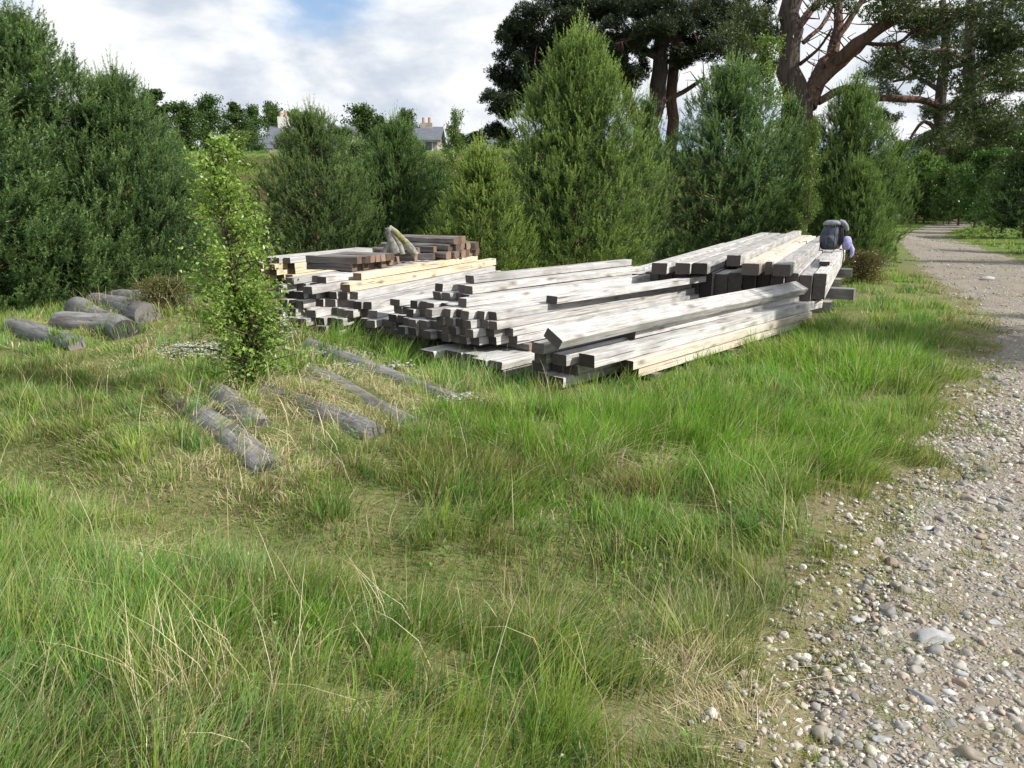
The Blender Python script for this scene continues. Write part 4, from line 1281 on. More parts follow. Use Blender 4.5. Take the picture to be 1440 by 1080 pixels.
# ------------------------------------------------------------------ houses on the far terrace
def quad_box(V, Q, x0, x1, y0, y1, z0, z1):
    o = len(V)
    V += [(x0, y0, z0), (x1, y0, z0), (x1, y1, z0), (x0, y1, z0), (x0, y0, z1), (x1, y0, z1), (x1, y1, z1), (x0, y1, z1)]
    Q += [tuple(o + i for i in f) for f in [(0, 3, 2, 1), (4, 5, 6, 7), (0, 1, 5, 4), (1, 2, 6, 5), (2, 3, 7, 6), (3, 0, 4, 7)]]


def box_obj(name, b, mat, parent, kind=None):
    V = []; Q = []
    quad_box(V, Q, *b)
    return link(name, mesh_from(name, V, np.array(Q), mat), parent)


def house(cx_, cy_, z, Lx, Wy, eave, ridge, label, wall, wins, chimneys, dormer=None, rz=0.0, group=None):
    root = empty('house', (cx_, cy_, z), label, 'house', group, rz=rz)
    h = Lx / 2; wv = Wy / 2
    V = [(-h, -wv, -1), (h, -wv, -1), (h, wv, -1), (-h, wv, -1), (-h, -wv, eave), (h, -wv, eave), (h, wv, eave), (-h, wv, eave), (-h, 0, ridge - .05), (h, 0, ridge - .05)]
    Q = [(0, 1, 5, 4), (2, 3, 7, 6)]; T = [(1, 2, 6), (1, 6, 5), (5, 6, 9), (3, 0, 4), (3, 4, 7), (7, 4, 8)]
    wl = link('wall', mesh_from('wall', V, [np.array(Q), np.array(T)], wall), root)
    e = .3; k = (ridge - eave) / wv
    V = []; Q = []
    for sy in (-1, 1):
        o = len(V)
        V += [(-h - e, sy * (wv + e), eave - e * k), (h + e, sy * (wv + e), eave - e * k), (h + e, 0, ridge + .04), (-h - e, 0, ridge + .04)]
        V += [(a, b, c + .18) for a, b, c in V[o:o + 4]]
        Q += [tuple(o + i for i in f) for f in [(0, 1, 2, 3), (4, 5, 6, 7), (0, 1, 5, 4), (1, 2, 6, 5), (3, 0, 4, 7)]]
    roof = link('roof', mesh_from('roof', V, np.array(Q), M_SLATE), root)
    for (x, hh, ww, m) in chimneys:
        ch = box_obj('chimney', (x - ww / 2, x + ww / 2, -.4, .4, ridge - .6, ridge + hh), m, root)
        for kx in (-.25, .25):
            t = Tubes(); t.add([(x + kx * ww, 0, ridge + hh - .02), (x + kx * ww, 0, ridge + hh + .45)], [.13, .11], 8)
            link('chimney_pot', t.mesh('pot', M_REDPOT), ch)
    for (x, zc, ww, hh) in wins:
        f = box_obj('window_frame', (x - ww / 2, x + ww / 2, -wv - .04, -wv + .02, zc - hh / 2, zc + hh / 2), M_RENDER, root)
        box_obj('window_pane', (x - ww / 2 + .1, x + ww / 2 - .1, -wv - .06, -wv - .045, zc - hh / 2 + .1, zc + hh / 2 - .1), M_GLASS, f)
    if dormer:
        for x in dormer:
            d = box_obj('dormer', (x - .6, x + .6, -wv - .1, -.4, eave - .4, eave + 1.1), M_RENDER, root)
            V = [(x - .8, -wv - .2, eave + 1.05), (x + .8, -wv - .2, eave + 1.05), (x, -wv - .2, eave + 1.75), (x - .8, -.1, eave + 1.05), (x + .8, -.1, eave + 1.05), (x, -.1, eave + 1.75)]
            link('dormer_roof', mesh_from('dormer_roof', V, [np.array([(0, 1, 2), (5, 4, 3)]), np.array([(0, 2, 5, 3), (2, 1, 4, 5), (1, 0, 3, 4)])], M_SLATE), d)
            box_obj('dormer_window', (x - .35, x + .35, -wv - .13, -wv - .11, eave - .1, eave + .9), M_GLASS, d)
    return root


def at_px(x, y, dist):
    q = D(x, y, dist); return q


q = at_px(443, 230, 72); zt = float(gz(q.x, 72))
ridge_z = D(443, 181, 72).z - zt; eave_z = D(443, 206, 72).z - zt
house(q.x, 72, zt, 7.1, 6, max(eave_z, 1.2), ridge_z, 'long white house with slate roof and dormer on the far terrace', M_RENDER, [(-2.2, .8, .9, 1.2), (2.2, .8, .9, 1.2)], [(-2.6, 1.0, .9, M_RENDER)], [.0, 2.4], rz=.06)
q = at_px(377, 230, 70); zt = float(gz(q.x, 70))
house(q.x, 70, zt, 1.25, 4, max(D(377, 211, 70).z - zt, .8), D(377, 196, 70).z - zt, 'small slate roofed outbuilding left of the long white house', M_RENDER, [], [], rz=.1)
q = at_px(598, 230, 66); zt = float(gz(q.x, 66))
house(q.x, 66, zt, 2.6, 5, D(598, 201, 66).z - zt, D(598, 182, 66).z - zt, 'stone house with slate roof and clay chimney pots behind the dense pine', M_STONEW, [(.6, D(610, 208, 66).z - zt, .7, .9)], [(.2, .5, 1.0, M_STONEW)], rz=.0)
q = at_px(688, 230, 70); zt = float(gz(q.x, 70))
house(q.x, 70, zt, 1.2, 5, D(688, 206, 70).z - zt, D(688, 186, 70).z - zt, 'sliver of a white house beside the dark old pine', M_RENDER, [], [], rz=.3)

# ------------------------------------------------------------------ stones and gravel
def icos(sub):
    t = (1 + 5 ** .5) / 2
    V = unit(np.array([(-1, t, 0), (1, t, 0), (-1, -t, 0), (1, -t, 0), (0, -1, t), (0, 1, t), (0, -1, -t), (0, 1, -t), (t, 0, -1), (t, 0, 1), (-t, 0, -1), (-t, 0, 1)], float))
    F = [(0, 11, 5), (0, 5, 1), (0, 1, 7), (0, 7, 10), (0, 10, 11), (1, 5, 9), (5, 11, 4), (11, 10, 2), (10, 7, 6), (7, 1, 8), (3, 9, 4), (3, 4, 2), (3, 2, 6), (3, 6, 8), (3, 8, 9), (4, 9, 5), (2, 4, 11), (6, 2, 10), (8, 6, 7), (9, 8, 1)]
    V = list(map(tuple, V))
    for _ in range(sub):
        cache = {}; NF = []
        def mid(a, b):
            k = (min(a, b), max(a, b))
            if k not in cache:
                m = np.array(V[a]) + np.array(V[b]); V.append(tuple(m / np.linalg.norm(m))); cache[k] = len(V) - 1
            return cache[k]
        for a, b, c in F:
            x, y, z = mid(a, b), mid(b, c), mid(c, a)
            NF += [(a, x, z), (b, y, x), (c, z, y), (x, y, z)]
        F = NF
    return np.array(V), np.array(F)


I0, FI0 = icos(0); I1, FI1 = icos(1); I2, FI2 = icos(2)


def pebble_shape(I, seed, ang=.5):
    r = np.random.default_rng(seed)
    V = I.copy()
    for _ in range(5):    # cut flats
        n = unit(r.normal(size=3)); d = r.uniform(.62, .9)
        s = V @ n; V = V - np.outer(np.maximum(s - d, 0), n) * ang * 1.6
    V = V * np.array([1.0, r.uniform(.62, .9), r.uniform(.42, .7)])
    return V + r.normal(size=V.shape) * .02


STC = np.array([(.33, .325, .32), (.40, .39, .375), (.25, .255, .265), (.47, .46, .44), (.36, .325, .28), (.60, .585, .56), (.36, .295, .26), (.29, .295, .305), (.42, .40, .355), (.34, .33, .31)]) * np.array([.92, .87, .80])


def rotm(n):
    a = rng.uniform(0, 6.28, n); b = rng.normal(size=n) * .35; c = rng.normal(size=n) * .35
    ca, sa, cb, sb, cc, s_c = np.cos(a), np.sin(a), np.cos(b), np.sin(b), np.cos(c), np.sin(c)
    Rz = np.zeros((n, 3, 3)); Rz[:, 0, 0] = ca; Rz[:, 0, 1] = -sa; Rz[:, 1, 0] = sa; Rz[:, 1, 1] = ca; Rz[:, 2, 2] = 1
    Rx = np.zeros((n, 3, 3)); Rx[:, 1, 1] = cb; Rx[:, 1, 2] = -sb; Rx[:, 2, 1] = sb; Rx[:, 2, 2] = cb; Rx[:, 0, 0] = 1
    Ry = np.zeros((n, 3, 3)); Ry[:, 0, 0] = cc; Ry[:, 0, 2] = s_c; Ry[:, 2, 0] = -s_c; Ry[:, 2, 2] = cc; Ry[:, 1, 1] = 1
    return Rz @ Rx @ Ry


def scatter_track(n, y0, y1, power=1.0, margin=.6):
    ys = y0 + (y1 - y0) * rng.random(n) ** power
    l, r_ = track_edges(ys)
    l = l - .4
    r2 = np.minimum(r_, .70 * ys + margin)
    r2 = np.maximum(r2, l + .3)
    xs = l + (r2 - l) * rng.random(n)
    return xs, ys


def gravel(n, y0, y1, smin, smax, I, FI, power=1.0, pw=2.2, sinkf=.25, thresh=-.05):
    x, y = scatter_track(int(n * 1.6), y0, y1, power)
    d = inside_track(x, y)
    patch = fnoise(x, y, 1.9, 9) + .5 * fnoise(x, y, 5.1, 12)
    keep = (d > -.28) & (rng.random(len(x)) < np.clip(1.1 - .6 * sstep(.3, 1.0, patch), .3, 1)) & (rng.random(len(x)) < sstep(-.25, .3, d) * .98)
    x, y = x[keep][:n], y[keep][:n]; n = len(x)
    s = smin + (smax - smin) * rng.random(n) ** pw
    shapes = np.stack([pebble_shape(I, 100 + k, .95) for k in range(14)])
    k = rng.integers(0, 14, n)
    V = shapes[k] * s[:, None, None]
    V = np.einsum('nij,nvj->nvi', rotm(n), V)
    z = gz(x, y) - .03 * sstep(-.02, .15, inside_track(x, y)) + s * (.50 - sinkf) + .004 + .006 * fnoise(x, y, 9, 4)
    V[:, :, 0] += x[:, None]; V[:, :, 1] += y[:, None]; V[:, :, 2] += z[:, None]
    c = STC[rng.integers(0, len(STC), n)] * rng.uniform(.75, 1.2, n)[:, None]
    nv = len(I)
    F = (FI[None] + (np.arange(n) * nv)[:, None, None]).reshape(-1, 3)
    return V.reshape(-1, 3), F, np.repeat(c, nv, 0)


parts_ = [gravel(13000, 1.3, 5.0, .004, .013, I0, FI0, .9), gravel(2500, 1.3, 6.0, .010, .023, I1, FI1, 1.0, 2.0), gravel(5500, 4.5, 13, .007, .020, I0, FI0, 1.1), gravel(1200, 12, 34, .015, .035, I0, FI0, 1.2)]
Vs = []; Fs = []; Cs = []; o_ = 0
for V_, F_, C_ in parts_:
    Vs.append(V_); Fs.append(F_ + o_); Cs.append(C_); o_ += len(V_)
link('gravel', mesh_from('gravel', np.concatenate(Vs), np.concatenate(Fs), M_STONE, np.concatenate(Cs), smooth=True), track, kind='stuff')

stone_meshes = []
for k in range(12):
    V_ = pebble_shape(I2, 300 + k, .85)
    V_ = V_ + .035 * np.sin(V_[:, [1, 2, 0]] * 5 + k)
    stone_meshes.append(mesh_from('stone', V_, FI2, M_STONE, np.ones((len(V_), 3)), smooth=True))


def stone(x, y, s, k, col, rz=None, sc_=(1, 1, 1), sink=.25):
    o = link('stone', stone_meshes[k % 12], track, (x, y, float(gz(x, y)) - .03 + s * (.5 - sink)), (random.uniform(-.2, .2), random.uniform(-.2, .2), random.uniform(0, 6.28) if rz is None else rz), tuple(s * q_ for q_ in sc_))
    o.color = (*[q_ * .72 for q_ in col], 1)
    return o


x_, y_ = scatter_track(700, 1.6, 6.5, .95, .25)
dk = inside_track(x_, y_)
kk = 0
for i in range(len(x_)):
    if dk[i] > .02 and kk < 262:
        s = .016 + .018 * random.random() ** 2.4 + .002 * y_[i]
        c = STC[rng.integers(0, len(STC))] * random.uniform(.85, 1.25)
        stone(x_[i], y_[i], s, i, tuple(np.clip(c, 0, .8))); kk += 1
for (px_, py_, wpx, k, col, sc_, rz) in [
    (1312, 893, 62, 1, (.46, .46, .46), (1, .75, .55), .1), (1298, 975, 44, 4, (.33, .34, .36), (1, .45, .5), -.9), (1388, 392, 20, 2, (.5, .5, .5), (1, .8, .6), 0),
    (1098, 822, 26, 3, (.42, .41, .40), (1, .7, .6), .2), (1160, 744, 26, 5, (.45, .44, .43), (1, .6, .5), .2), (1139, 772, 18, 6, (.4, .37, .33), (1, .7, .6), 0),
    (1010, 800, 30, 7, (.38, .37, .36), (1, .6, .3), 0), (1305, 738, 22, 8, (.62, .62, .6), (1, .8, .6), .2), (1387, 800, 18, 9, (.66, .65, .62), (1, .9, .7), 0),
    (1363, 552, 16, 10, (.6, .6, .58), (1, .8, .6), 0), (1270, 680, 15, 11, (.66, .65, .62), (1, .8, .6), 0), (1412, 600, 14, 0, (.55, .55, .54), (1, .8, .6), 0),
    (1250, 925, 20, 1, (.5, .5, .5), (.8, .8, .8), 0), (1335, 965, 18, 2, (.62, .61, .6), (1, .9, .8), 0), (1352, 940, 26, 3, (.45, .46, .47), (1, .6, .6), -.5),
    (1380, 990, 28, 4, (.36, .34, .32), (1, .7, .5), .3), (1016, 1022, 22, 5, (.58, .58, .57), (.9, .8, .9), .3), (1124, 1006, 17, 6, (.66, .66, .65), (1, .9, .8), 0),
    (1240, 1033, 26, 7, (.42, .43, .44), (1, .6, .6), 0), (1320, 868, 16, 8, (.38, .25, .21), (1, .8, .7), 0), (1205, 862, 22, 9, (.5, .5, .5), (1, .9, .7), 0), (1150, 884, 18, 10, (.45, .45, .46), (.8, 1, .7), 0), (1400, 868, 20, 11, (.42, .42, .43), (1, .8, .6), 0)]:
    gx_, gy_ = P(px_, py_, 0)
    stone(gx_, gy_, wpx / 2 * math.hypot(gy_, CAM_H) / 1050, k, col, rz, sc_, .28)

# ------------------------------------------------------------------ grass
def G(px_, py_, a, b, z=.1):
    gx_, gy_ = P(px_, py_, z)
    return (gx_, gy_, a, b)


TAN = [G(430, 605, .5, .45), G(480, 575, .45, .3), G(400, 560, .35, .3), G(330, 665, .4, .2), G(430, 600, .45, .45), G(470, 560, .5, .3), G(340, 650, .4, .25), G(255, 590, .3, .3), G(520, 545, .5, .35), G(290, 490, .5, .45), G(580, 560, .5, .2), G(90, 470, .7, .5), G(500, 500, .4, .4), G(300, 1040, .22, .12), G(900, 640, .3, .2), G(1230, 410, .6, .5), G(1000, 940, .15, .35), G(330, 740, .5, .12), G(640, 770, .4, .12), G(150, 500, .5, .3)]
HEA = [G(600, 640, .45, .3), G(720, 665, .4, .3), G(240, 440, .7, .6, .3), G(90, 580, .8, .6), G(180, 600, .5, .4), G(880, 680, .5, .3), G(1215, 365, .5, .6), G(230, 680, .5, .25), G(1010, 660, .4, .3), G(40, 520, .8, .5), G(720, 740, .5, .12)]
LUSH = [G(1000, 600, 1.2, .8), G(1230, 500, 1.3, 1.6), G(850, 600, .8, .5), G(560, 500, .6, .6), G(1150, 640, .8, .5), G(420, 520, .3, .3), G(490, 470, .4, .8), G(380, 590, .12, .12)]


def field(L, x, y):
    s = 0
    for (a, b, c, d) in L: s = s + np.exp(-(((x - a) / c) ** 2 + ((y - b) / d) ** 2))
    return s


PAL_G = np.array([(.155, .325, .045), (.215, .375, .055), (.130, .290, .065), (.290, .395, .080), (.180, .320, .090)])
STRAW = np.array([(.52, .42, .26), (.62, .53, .37), (.42, .34, .19), (.36, .35, .16)])


class Blades:
    def __init__(self): self.V = []; self.F = []; self.C = []; self.n = 0; self.tris = 0

    def add(self, x, y, z, h, wd, lx, ly, curve, col, nseg, tipc=1.25):
        n = len(x)
        if n == 0: return
        a = rng.uniform(0, math.pi, n)
        sx, sy = np.cos(a), np.sin(a)
        ts = {1: [0], 2: [0, .5], 3: [0, .4, .75]}[nseg]
        cols = []; vs = []
        def pos(t):
            k = t ** 1.7
            L = np.hypot(lx, ly)
            return x + lx * h * k, y + ly * h * k, z + h * t * (1 - curve * np.minimum(L, 1.4) * t * .45)
        for t in ts:
            px_, py_, pz_ = pos(t)
            wv = wd * (1 - t) ** .6 * .5
            vs.append(np.stack([px_ - sx * wv, py_ - sy * wv, pz_], 1)); vs.append(np.stack([px_ + sx * wv, py_ + sy * wv, pz_], 1))
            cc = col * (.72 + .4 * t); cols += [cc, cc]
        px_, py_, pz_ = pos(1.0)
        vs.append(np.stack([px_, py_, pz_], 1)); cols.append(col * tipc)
        m = len(vs)
        V = np.stack(vs, 1); Cc = np.stack(cols, 1)
        f = []
        for k in range(nseg - 1): f += [(2 * k, 2 * k + 1, 2 * k + 3), (2 * k, 2 * k + 3, 2 * k + 2)]
        f.append((2 * nseg - 2, 2 * nseg - 1, 2 * nseg))
        F = (np.array(f)[None] + (np.arange(n) * m)[:, None, None] + self.n).reshape(-1, 3)
        self.V.append(V.reshape(-1, 3)); self.C.append(Cc.reshape(-1, 3)); self.F.append(F); self.n += n * m; self.tris += len(F)

    def obj(self, name, mat):
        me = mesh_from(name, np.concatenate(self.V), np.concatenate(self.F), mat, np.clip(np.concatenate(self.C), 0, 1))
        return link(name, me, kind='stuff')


def blocked(x, y, pad=0.0):
    b = np.zeros(len(x), bool)
    for (ox, oy, ca, sa, L, wd, z) in BEAMS:
        if z > .4: continue
        dx, dy = x - ox, y - oy
        s = dx * ca + dy * sa; v = -dx * sa + dy * ca
        b |= (s > -pad) & (s < L + pad) & (v > -pad) & (v < wd + pad)
    return b


def log_shift(x, y):
    """how near to a log's crown: 1 on its line"""
    m = np.zeros(len(x))
    for (ax, ay, bx0, by0, r) in LOGS:
        dx, dy = bx0 - ax, by0 - ay; L2 = dx * dx + dy * dy
        t = np.clip(((x - ax) * dx + (y - ay) * dy) / L2, 0, 1)
        d = np.hypot(x - ax - t * dx, y - ay - t * dy)
        m = np.maximum(m, 1 - np.clip(d / (r * 1.1), 0, 1))
    return m


grass = Blades(); dry = Blades(); hea = Blades()


def sow(y0, y1, dens_t, per, nseg, w0, wide=.74, pad=.7):
    area = .5 * (y1 - y0) * 2 * (wide * (y0 + y1) / 2 + pad) * 1.0
    nt = int(2 * area * dens_t * .5)
    yy = np.sqrt(y0 ** 2 + (y1 ** 2 - y0 ** 2) * rng.random(nt))
    xx = rng.uniform(-1, 1, nt) * (wide * yy + pad)
    d = inside_track(xx, yy)
    patch = fnoise(xx, yy, 1.9, 9) + .5 * fnoise(xx, yy, 5.1, 12)
    keep = (rng.random(nt) > sstep(-.35, .55, d + .18 * fnoise(xx, yy, 6, 4))) | ((patch > .5) & (rng.random(nt) < .38)) | (rng.random(nt) < .05)
    keep &= ~blocked(xx, yy, .0)
    keep &= rng.random(nt) > log_shift(xx, yy) * (1.15 + 2.3 * fnoise(xx, yy, 4.5, 14))
    xx, yy, d = xx[keep], yy[keep], d[keep]; nt = len(xx)
    ta = field(TAN, xx, yy); he = field(HEA, xx, yy); lu = field(LUSH, xx, yy); sw = swale(xx, yy)
    nz = fnoise(xx, yy, 1.3, 2); nz2 = fnoise(xx, yy, 3.7, 5); nz3 = fnoise(xx, yy, .8, 8)
    rr = rng.random(nt)
    typ = np.zeros(nt, int)
    typ[(rr < .07 + .85 * np.clip(ta * 1.2, 0, 1) * (1 - .3 * sw) + .12 * (fnoise(xx, yy, 2.4, 19) > .75)) & (d < 0)] = 1
    hh = (rng.random(nt) < .02 + .5 * np.clip(he, 0, 1) + .12 * (nz3 > .5)) & (d < -.25) & (typ == 0)
    typ[hh & (lu < .5)] = 2
    typ[(sw > .35) & (typ == 0)] = 3
    typ[d > -.02] = 4
    K4 = 1
    # per tussock
    lean_a = 2.2 * fnoise(xx, yy, .9, 11) + 1.0 + rng.normal(size=nt) * .7
    lean_m = .28 + .22 * fnoise(xx, yy, 1.7, 13) + .12 * (yy < 3.4)
    H = .165 + .055 * nz + .05 * nz2 + .04 * fnoise(xx, yy, 6.5, 17) + .11 * np.clip(lu, 0, 1) + .035 * sstep(3.6, 2.4, yy)
    H = H * rng.uniform(.6, 1.25, nt)
    H = H * (1 - .66 * sstep(.2, .8, sw)) * (.45 + .55 * sstep(.05, -.45, d))
    H[typ == 4] = rng.uniform(.02, .055, (typ == 4).sum())
    base_c = PAL_G[np.clip(((nz2 + 1) * 2.4 + rng.random(nt) * 1.2).astype(int), 0, 4)]
    lushc = np.array([.185, .350, .045])
    L_ = np.clip(lu, 0, .9)[:, None]
    base_c = base_c * (1 - L_) + lushc * L_
    base_c = base_c * (1 - .5 * np.clip(sw, 0, 1)[:, None]) + np.array([.29, .33, .11]) * .5 * np.clip(sw, 0, 1)[:, None]
    edge = sstep(-.5, 0, d)[:, None]
    base_c = base_c * (1 - .6 * edge) + np.array([.25, .24, .09]) * .6 * edge
    base_c = base_c * rng.uniform(.68, 1.3, (nt, 1))
    for ty in range(5):
        m = np.where(typ == ty)[0]
        if not len(m): continue
        k = {0: per, 1: int(per * 1.0), 2: int(per * 1.7), 3: int(per * 1.5), 4: int(per * .45)}[ty]
        idx = np.repeat(m, k); n = len(idx)
        rad = {0: .045, 1: .06, 2: .07, 3: .10, 4: .045}[ty] * (1 + .5 * (y0 > 5))
        ox = rng.normal(size=n) * rad; oy = rng.normal(size=n) * rad
        x = xx[idx] + ox; y = yy[idx] + oy
        lm = lean_m[idx]; la = lean_a[idx]
        out = .9 * np.stack([ox, oy], 1) / rad * .22
        lx = np.cos(la) * lm + out[:, 0] + rng.normal(size=n) * .14
        ly = np.sin(la) * lm + out[:, 1] + rng.normal(size=n) * .14
        h = H[idx] * rng.uniform(.45, 1.25, n)
        z = gz(x, y) - .012
        z = np.where(inside_track(x, y) > .05, z - .02, z)
        if y0 > 2.5 and y0 < 9: z = z + .10 * sstep(.1, .5, log_shift(x, y))
        if ty == 0 or ty == 3 or ty == 4:
            c = base_c[idx] * rng.uniform(.75, .88, (n, 1))
            s_ = rng.random(n) < (.10 + .10 * (nz[idx] > .2) if ty == 0 else .28)
            c[s_] = STRAW[rng.integers(0, 4, s_.sum())] * .85
            wb = np.where(rng.random(n) < .10, 2.1, 1.0)
            h = np.where(wb > 1, h * .75, h)
            grass.add(x, y, z, h, wb * w0 * rng.uniform(.7, 1.3, n) * (1.2 if ty == 4 else 1), lx, ly, 1.0, c, nseg)
        elif ty == 1:
            c = STRAW[rng.integers(0, 3, n)] * rng.uniform(.7, 1.2, (n, 1))
            g_ = rng.random(n) < .2
            c[g_] = base_c[idx][g_]
            dry.add(x, y, z, h * .85, w0 * .9, lx * 2.3 + .35 * np.cos(la), ly * 2.3 + .35 * np.sin(la), 1.5, c, nseg)
        elif ty == 2:
            hc = np.array([(.18, .25, .06), (.26, .23, .10), (.15, .11, .07), (.22, .28, .08)])[rng.integers(0, 4, n)] * rng.uniform(.7, 1.25, (n, 1))
            hea.add(x, y, z, np.clip(h, .06, .17) * rng.uniform(.7, 1.1, n), w0 * 1.1, lx * .8 + rng.normal(size=n) * .25, ly * .8 + rng.normal(size=n) * .25, .5, hc, nseg)


if True:
    sow(1.15, 2.9, 230, 66, 3, .0036)
    sow(2.9, 5.4, 165, 52, 2, .0052)
    sow(5.4, 9.0, 85, 44, 2, .0075)
    sow(9.0, 16, 38, 30, 1, .013, .72, 1)
    sow(16, 46, 5, 22, 1, .035, .72, 1)
    # short undergrowth
    for (y0, y1, dn, w0, hh) in [(1.15, 3, 3600, .004, .05), (3, 6, 2500, .006, .06), (6, 11, 700, .010, .07)]:
        n = int(dn * .74 * (y1 ** 2 - y0 ** 2))
        y = np.sqrt(y0 ** 2 + (y1 ** 2 - y0 ** 2) * rng.random(n)); x = rng.uniform(-1, 1, n) * (.74 * y + .4)
        d = inside_track(x, y)
        k = ((rng.random(n) > sstep(-.25, .45, d + .2 * fnoise(x, y, 6, 4)))) & ~blocked(x, y) & (log_shift(x, y) < .15)
        x, y, d = x[k], y[k], d[k]; n = len(x)
        q = fnoise(x, y, 3.3, 7)[:, None]
        c = np.where(q > .1, np.array([.17, .33, .06]), np.array([.25, .33, .10])) * rng.uniform(.6, 1.3, (n, 1))
        m = rng.random(n) < .22 + .3 * sstep(-.5, 0, d)
        c[m] = STRAW[rng.integers(0, 4, m.sum())] * .7
        grass.add(x, y, gz(x, y) - .008, hh * rng.uniform(.5, 1.3, n), np.full(n, w0), rng.normal(size=n) * .7, rng.normal(size=n) * .7, 1., c, 1)
    # tall loose stalks
    n = 420
    yy = np.sqrt(1.3 ** 2 + (5.6 ** 2 - 1.3 ** 2) * rng.random(n)); xx = rng.uniform(-1, 1, n) * (.72 * yy + .3)
    k = (inside_track(xx, yy) < -.08) & ~blocked(xx, yy, .02) & (swale(xx, yy) < .4)
    xx, yy = xx[k], yy[k]; n = len(xx)
    dry.add(xx, yy, gz(xx, yy), rng.uniform(.25, .5, n), np.full(n, .0030), rng.normal(size=n) * .45, rng.normal(size=n) * .4, .8, STRAW[rng.integers(0, 3, n)] * 1.05, 3)
    # a tuft of dead stems in the near corner and by the far logs
    for (px_, py_, n, h, sp) in [(265, 990, 70, .42, .07), (350, 960, 30, .38, .10), (232, 470, 40, .55, .12), (560, 900, 26, .36, .15), (700, 880, 30, .3, .2), (150, 455, 36, .4, .12), (440, 640, 60, .25, .2), (950, 850, 30, .3, .2), (415, 520, 22, .7, .1)]:
        gx_, gy_ = P(px_, py_, .05)
        x = gx_ + rng.normal(size=n) * sp; y = gy_ + rng.normal(size=n) * sp
        dry.add(x, y, gz(x, y), rng.uniform(.5, 1.1, n) * h, np.full(n, .0032 if gy_ < 4 else .007), rng.normal(size=n) * .35 - .12, rng.normal(size=n) * .3, .9, STRAW[rng.integers(0, 3, n)], 3)
    # clover and other small broad leaves down in the turf
    n = 900
    yy = np.sqrt(1.3 ** 2 + (6.5 ** 2 - 1.3 ** 2) * rng.random(n)); xx = rng.uniform(-1, 1, n) * (.72 * yy + .3)
    k = (inside_track(xx, yy) < -.05) & ~blocked(xx, yy, .02) & (fnoise(xx, yy, 2.2, 16) > .1)
    xx, yy = np.repeat(xx[k], 9), np.repeat(yy[k], 9)
    xx = xx + rng.normal(size=len(xx)) * .05; yy = yy + rng.normal(size=len(xx)) * .05
    pw_ = np.stack([xx, yy, gz(xx, yy) + rng.uniform(.02, .09, len(xx))], 1)
    link('clover', leaves('clover', pw_, .020, (.10, .20, .04), (.19, .32, .06), up=1.6), kind='stuff')
    # low tufts and mossy patches growing in the track
    for (px_, py_, rr_, n) in [(1378, 728, .11, 260), (1278, 768, .07, 140), (1330, 850, .14, 260), (1215, 775, .08, 120), (1150, 860, .09, 140), (1180, 930, .10, 150), (1090, 930, .10, 160), (1290, 1010, .12, 200), (1240, 985, .07, 110), (1130, 1050, .09, 140), (1400, 920, .08, 120),
                                (1350, 900, .07, 90), (1390, 640, .16, 160), (1330, 690, .14, 150), (1420, 560, .2, 160), (1395, 505, .3, 200), (1340, 790, .10, 120), (1060, 1000, .1, 150), (1290, 900, .06, 80), (1420, 1050, .1, 130), (1200, 1040, .06, 90), (1240, 700, .1, 120), (1345, 345, .9, 240), (1310, 332, .8, 200)]:
        gx_, gy_ = P(px_, py_, 0)
        x = gx_ + rng.normal(size=n) * rr_ * .6; y = gy_ + rng.normal(size=n) * rr_ * .5
        q = rng.random(n)
        c = np.where(q[:, None] < .6, np.array([.20, .27, .06]), np.array([.36, .30, .14])) * rng.uniform(.6, 1.3, (n, 1))
        far_ = 1 + gy_ * .15
        grass.add(x, y, gz(x, y) - .03, rng.uniform(.015, .05, n) * far_ ** .5, np.full(n, .0035) * far_, rng.normal(size=n) * .8, rng.normal(size=n) * .8, 1., c, 1)
    grass.obj('grass', M_GRASS); dry.obj('dry_grass', M_DRY); hea.obj('heather', M_GRASS)
    print('grass tris', grass.tris, dry.tris, hea.tris)

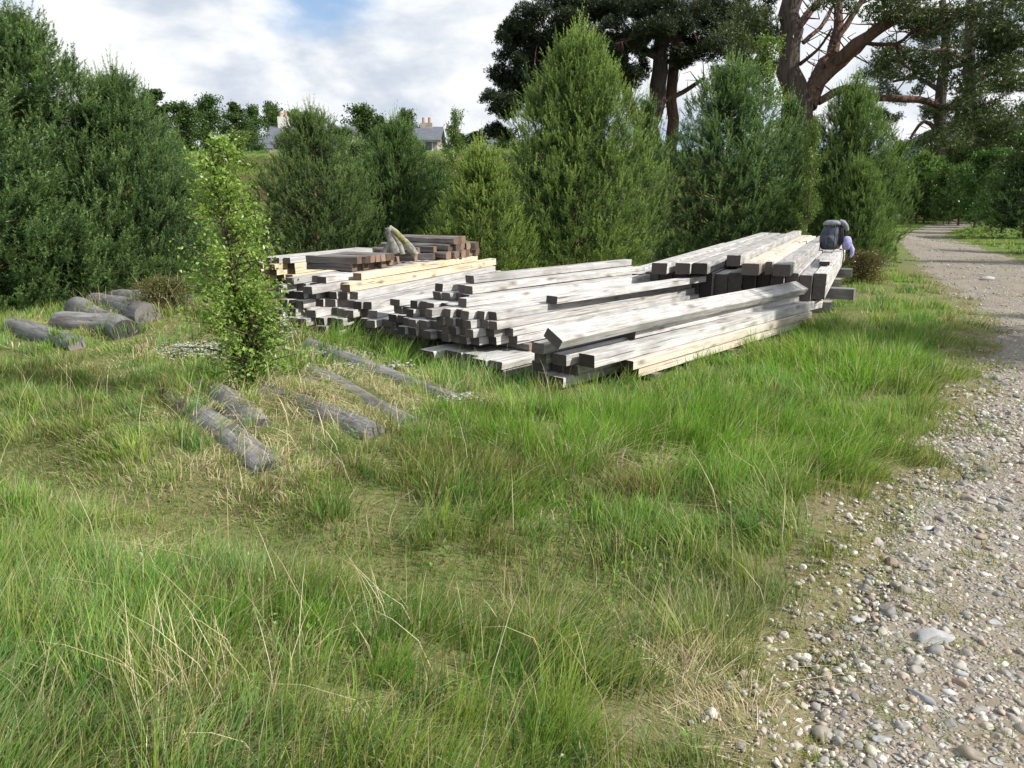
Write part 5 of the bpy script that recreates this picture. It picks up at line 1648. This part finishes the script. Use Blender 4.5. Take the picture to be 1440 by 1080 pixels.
# white reindeer lichen cushions beside the logs
def lichen():
    V = []; F = []; c = []; o = 0
    for (px_, py_, a, b, n) in [(285, 492, .28, .16, 1100), (455, 488, .35, .10, 600), (520, 510, .3, .08, 350), (410, 470, .3, .12, 260), (640, 565, .12, .07, 80)]:
        gx_, gy_ = P(px_, py_, .12)
        x = gx_ + rng.normal(size=n) * a * .6; y = gy_ + rng.normal(size=n) * b * .8
        s = rng.uniform(.006, .015, n)
        sh = np.stack([pebble_shape(I0, 600 + k, .3) for k in range(6)])
        W = sh[rng.integers(0, 6, n)] * s[:, None, None]
        W[:, :, 0] += x[:, None]; W[:, :, 1] += y[:, None]; W[:, :, 2] += (gz(x, y) + .035 + rng.uniform(0, .05, n))[:, None]
        V.append(W.reshape(-1, 3)); F.append((FI0[None] + (np.arange(n) * 12)[:, None, None]).reshape(-1, 3) + o); o += n * 12
        c.append(np.repeat(np.array([.38, .39, .31]) * rng.uniform(.5, 1.1, (n, 1)), 12, 0))
    return link('lichen', mesh_from('lichen', np.concatenate(V), np.concatenate(F), M_STONE, np.concatenate(c)), kind='stuff')


lichen()


# two small ferns by the logs
def fern(px_, py_, s, label):
    gx_, gy_ = P(px_, py_, .1)
    z = float(gz(gx_, gy_))
    root = empty('fern', (gx_, gy_, z), label, 'fern', 'small ferns between the logs')
    for k in range(6):
        az = k * 1.05 + .3; L = s * random.uniform(.8, 1.1)
        V = []; F = []
        c = []
        for i in range(9):
            f = (i + 1) / 9.5
            p = Vector((math.cos(az) * L * .5 * f, math.sin(az) * L * .5 * f, L * (f - .35 * f * f)))
            sd = Vector((-math.sin(az), math.cos(az), .1)); fw = Vector((math.cos(az), math.sin(az), .6))
            w_ = L * .22 * math.sin(math.pi * min(1, f * .85 + .15))
            for sg in (-1, 1):
                o = len(V)
                V += [tuple(p - fw * .012), tuple(p + sd * sg * w_ + fw * .01 + Vector((0, 0, -.01))), tuple(p + fw * .016)]
                F.append((o, o + 1, o + 2))
        V += [(0, 0, 0), (.004, .003, 0), tuple(p)]; F.append((len(V) - 3, len(V) - 2, len(V) - 1))
        link('frond', mesh_from('frond', V, np.array(F), M_LEAF, np.tile([(.16, .26, .04)], (len(V), 1))), root)


fern(412, 548, .26, 'taller bright green fern between the logs near the birch bush')
fern(448, 572, .2, 'smaller bright green fern nearer to the dead grass')
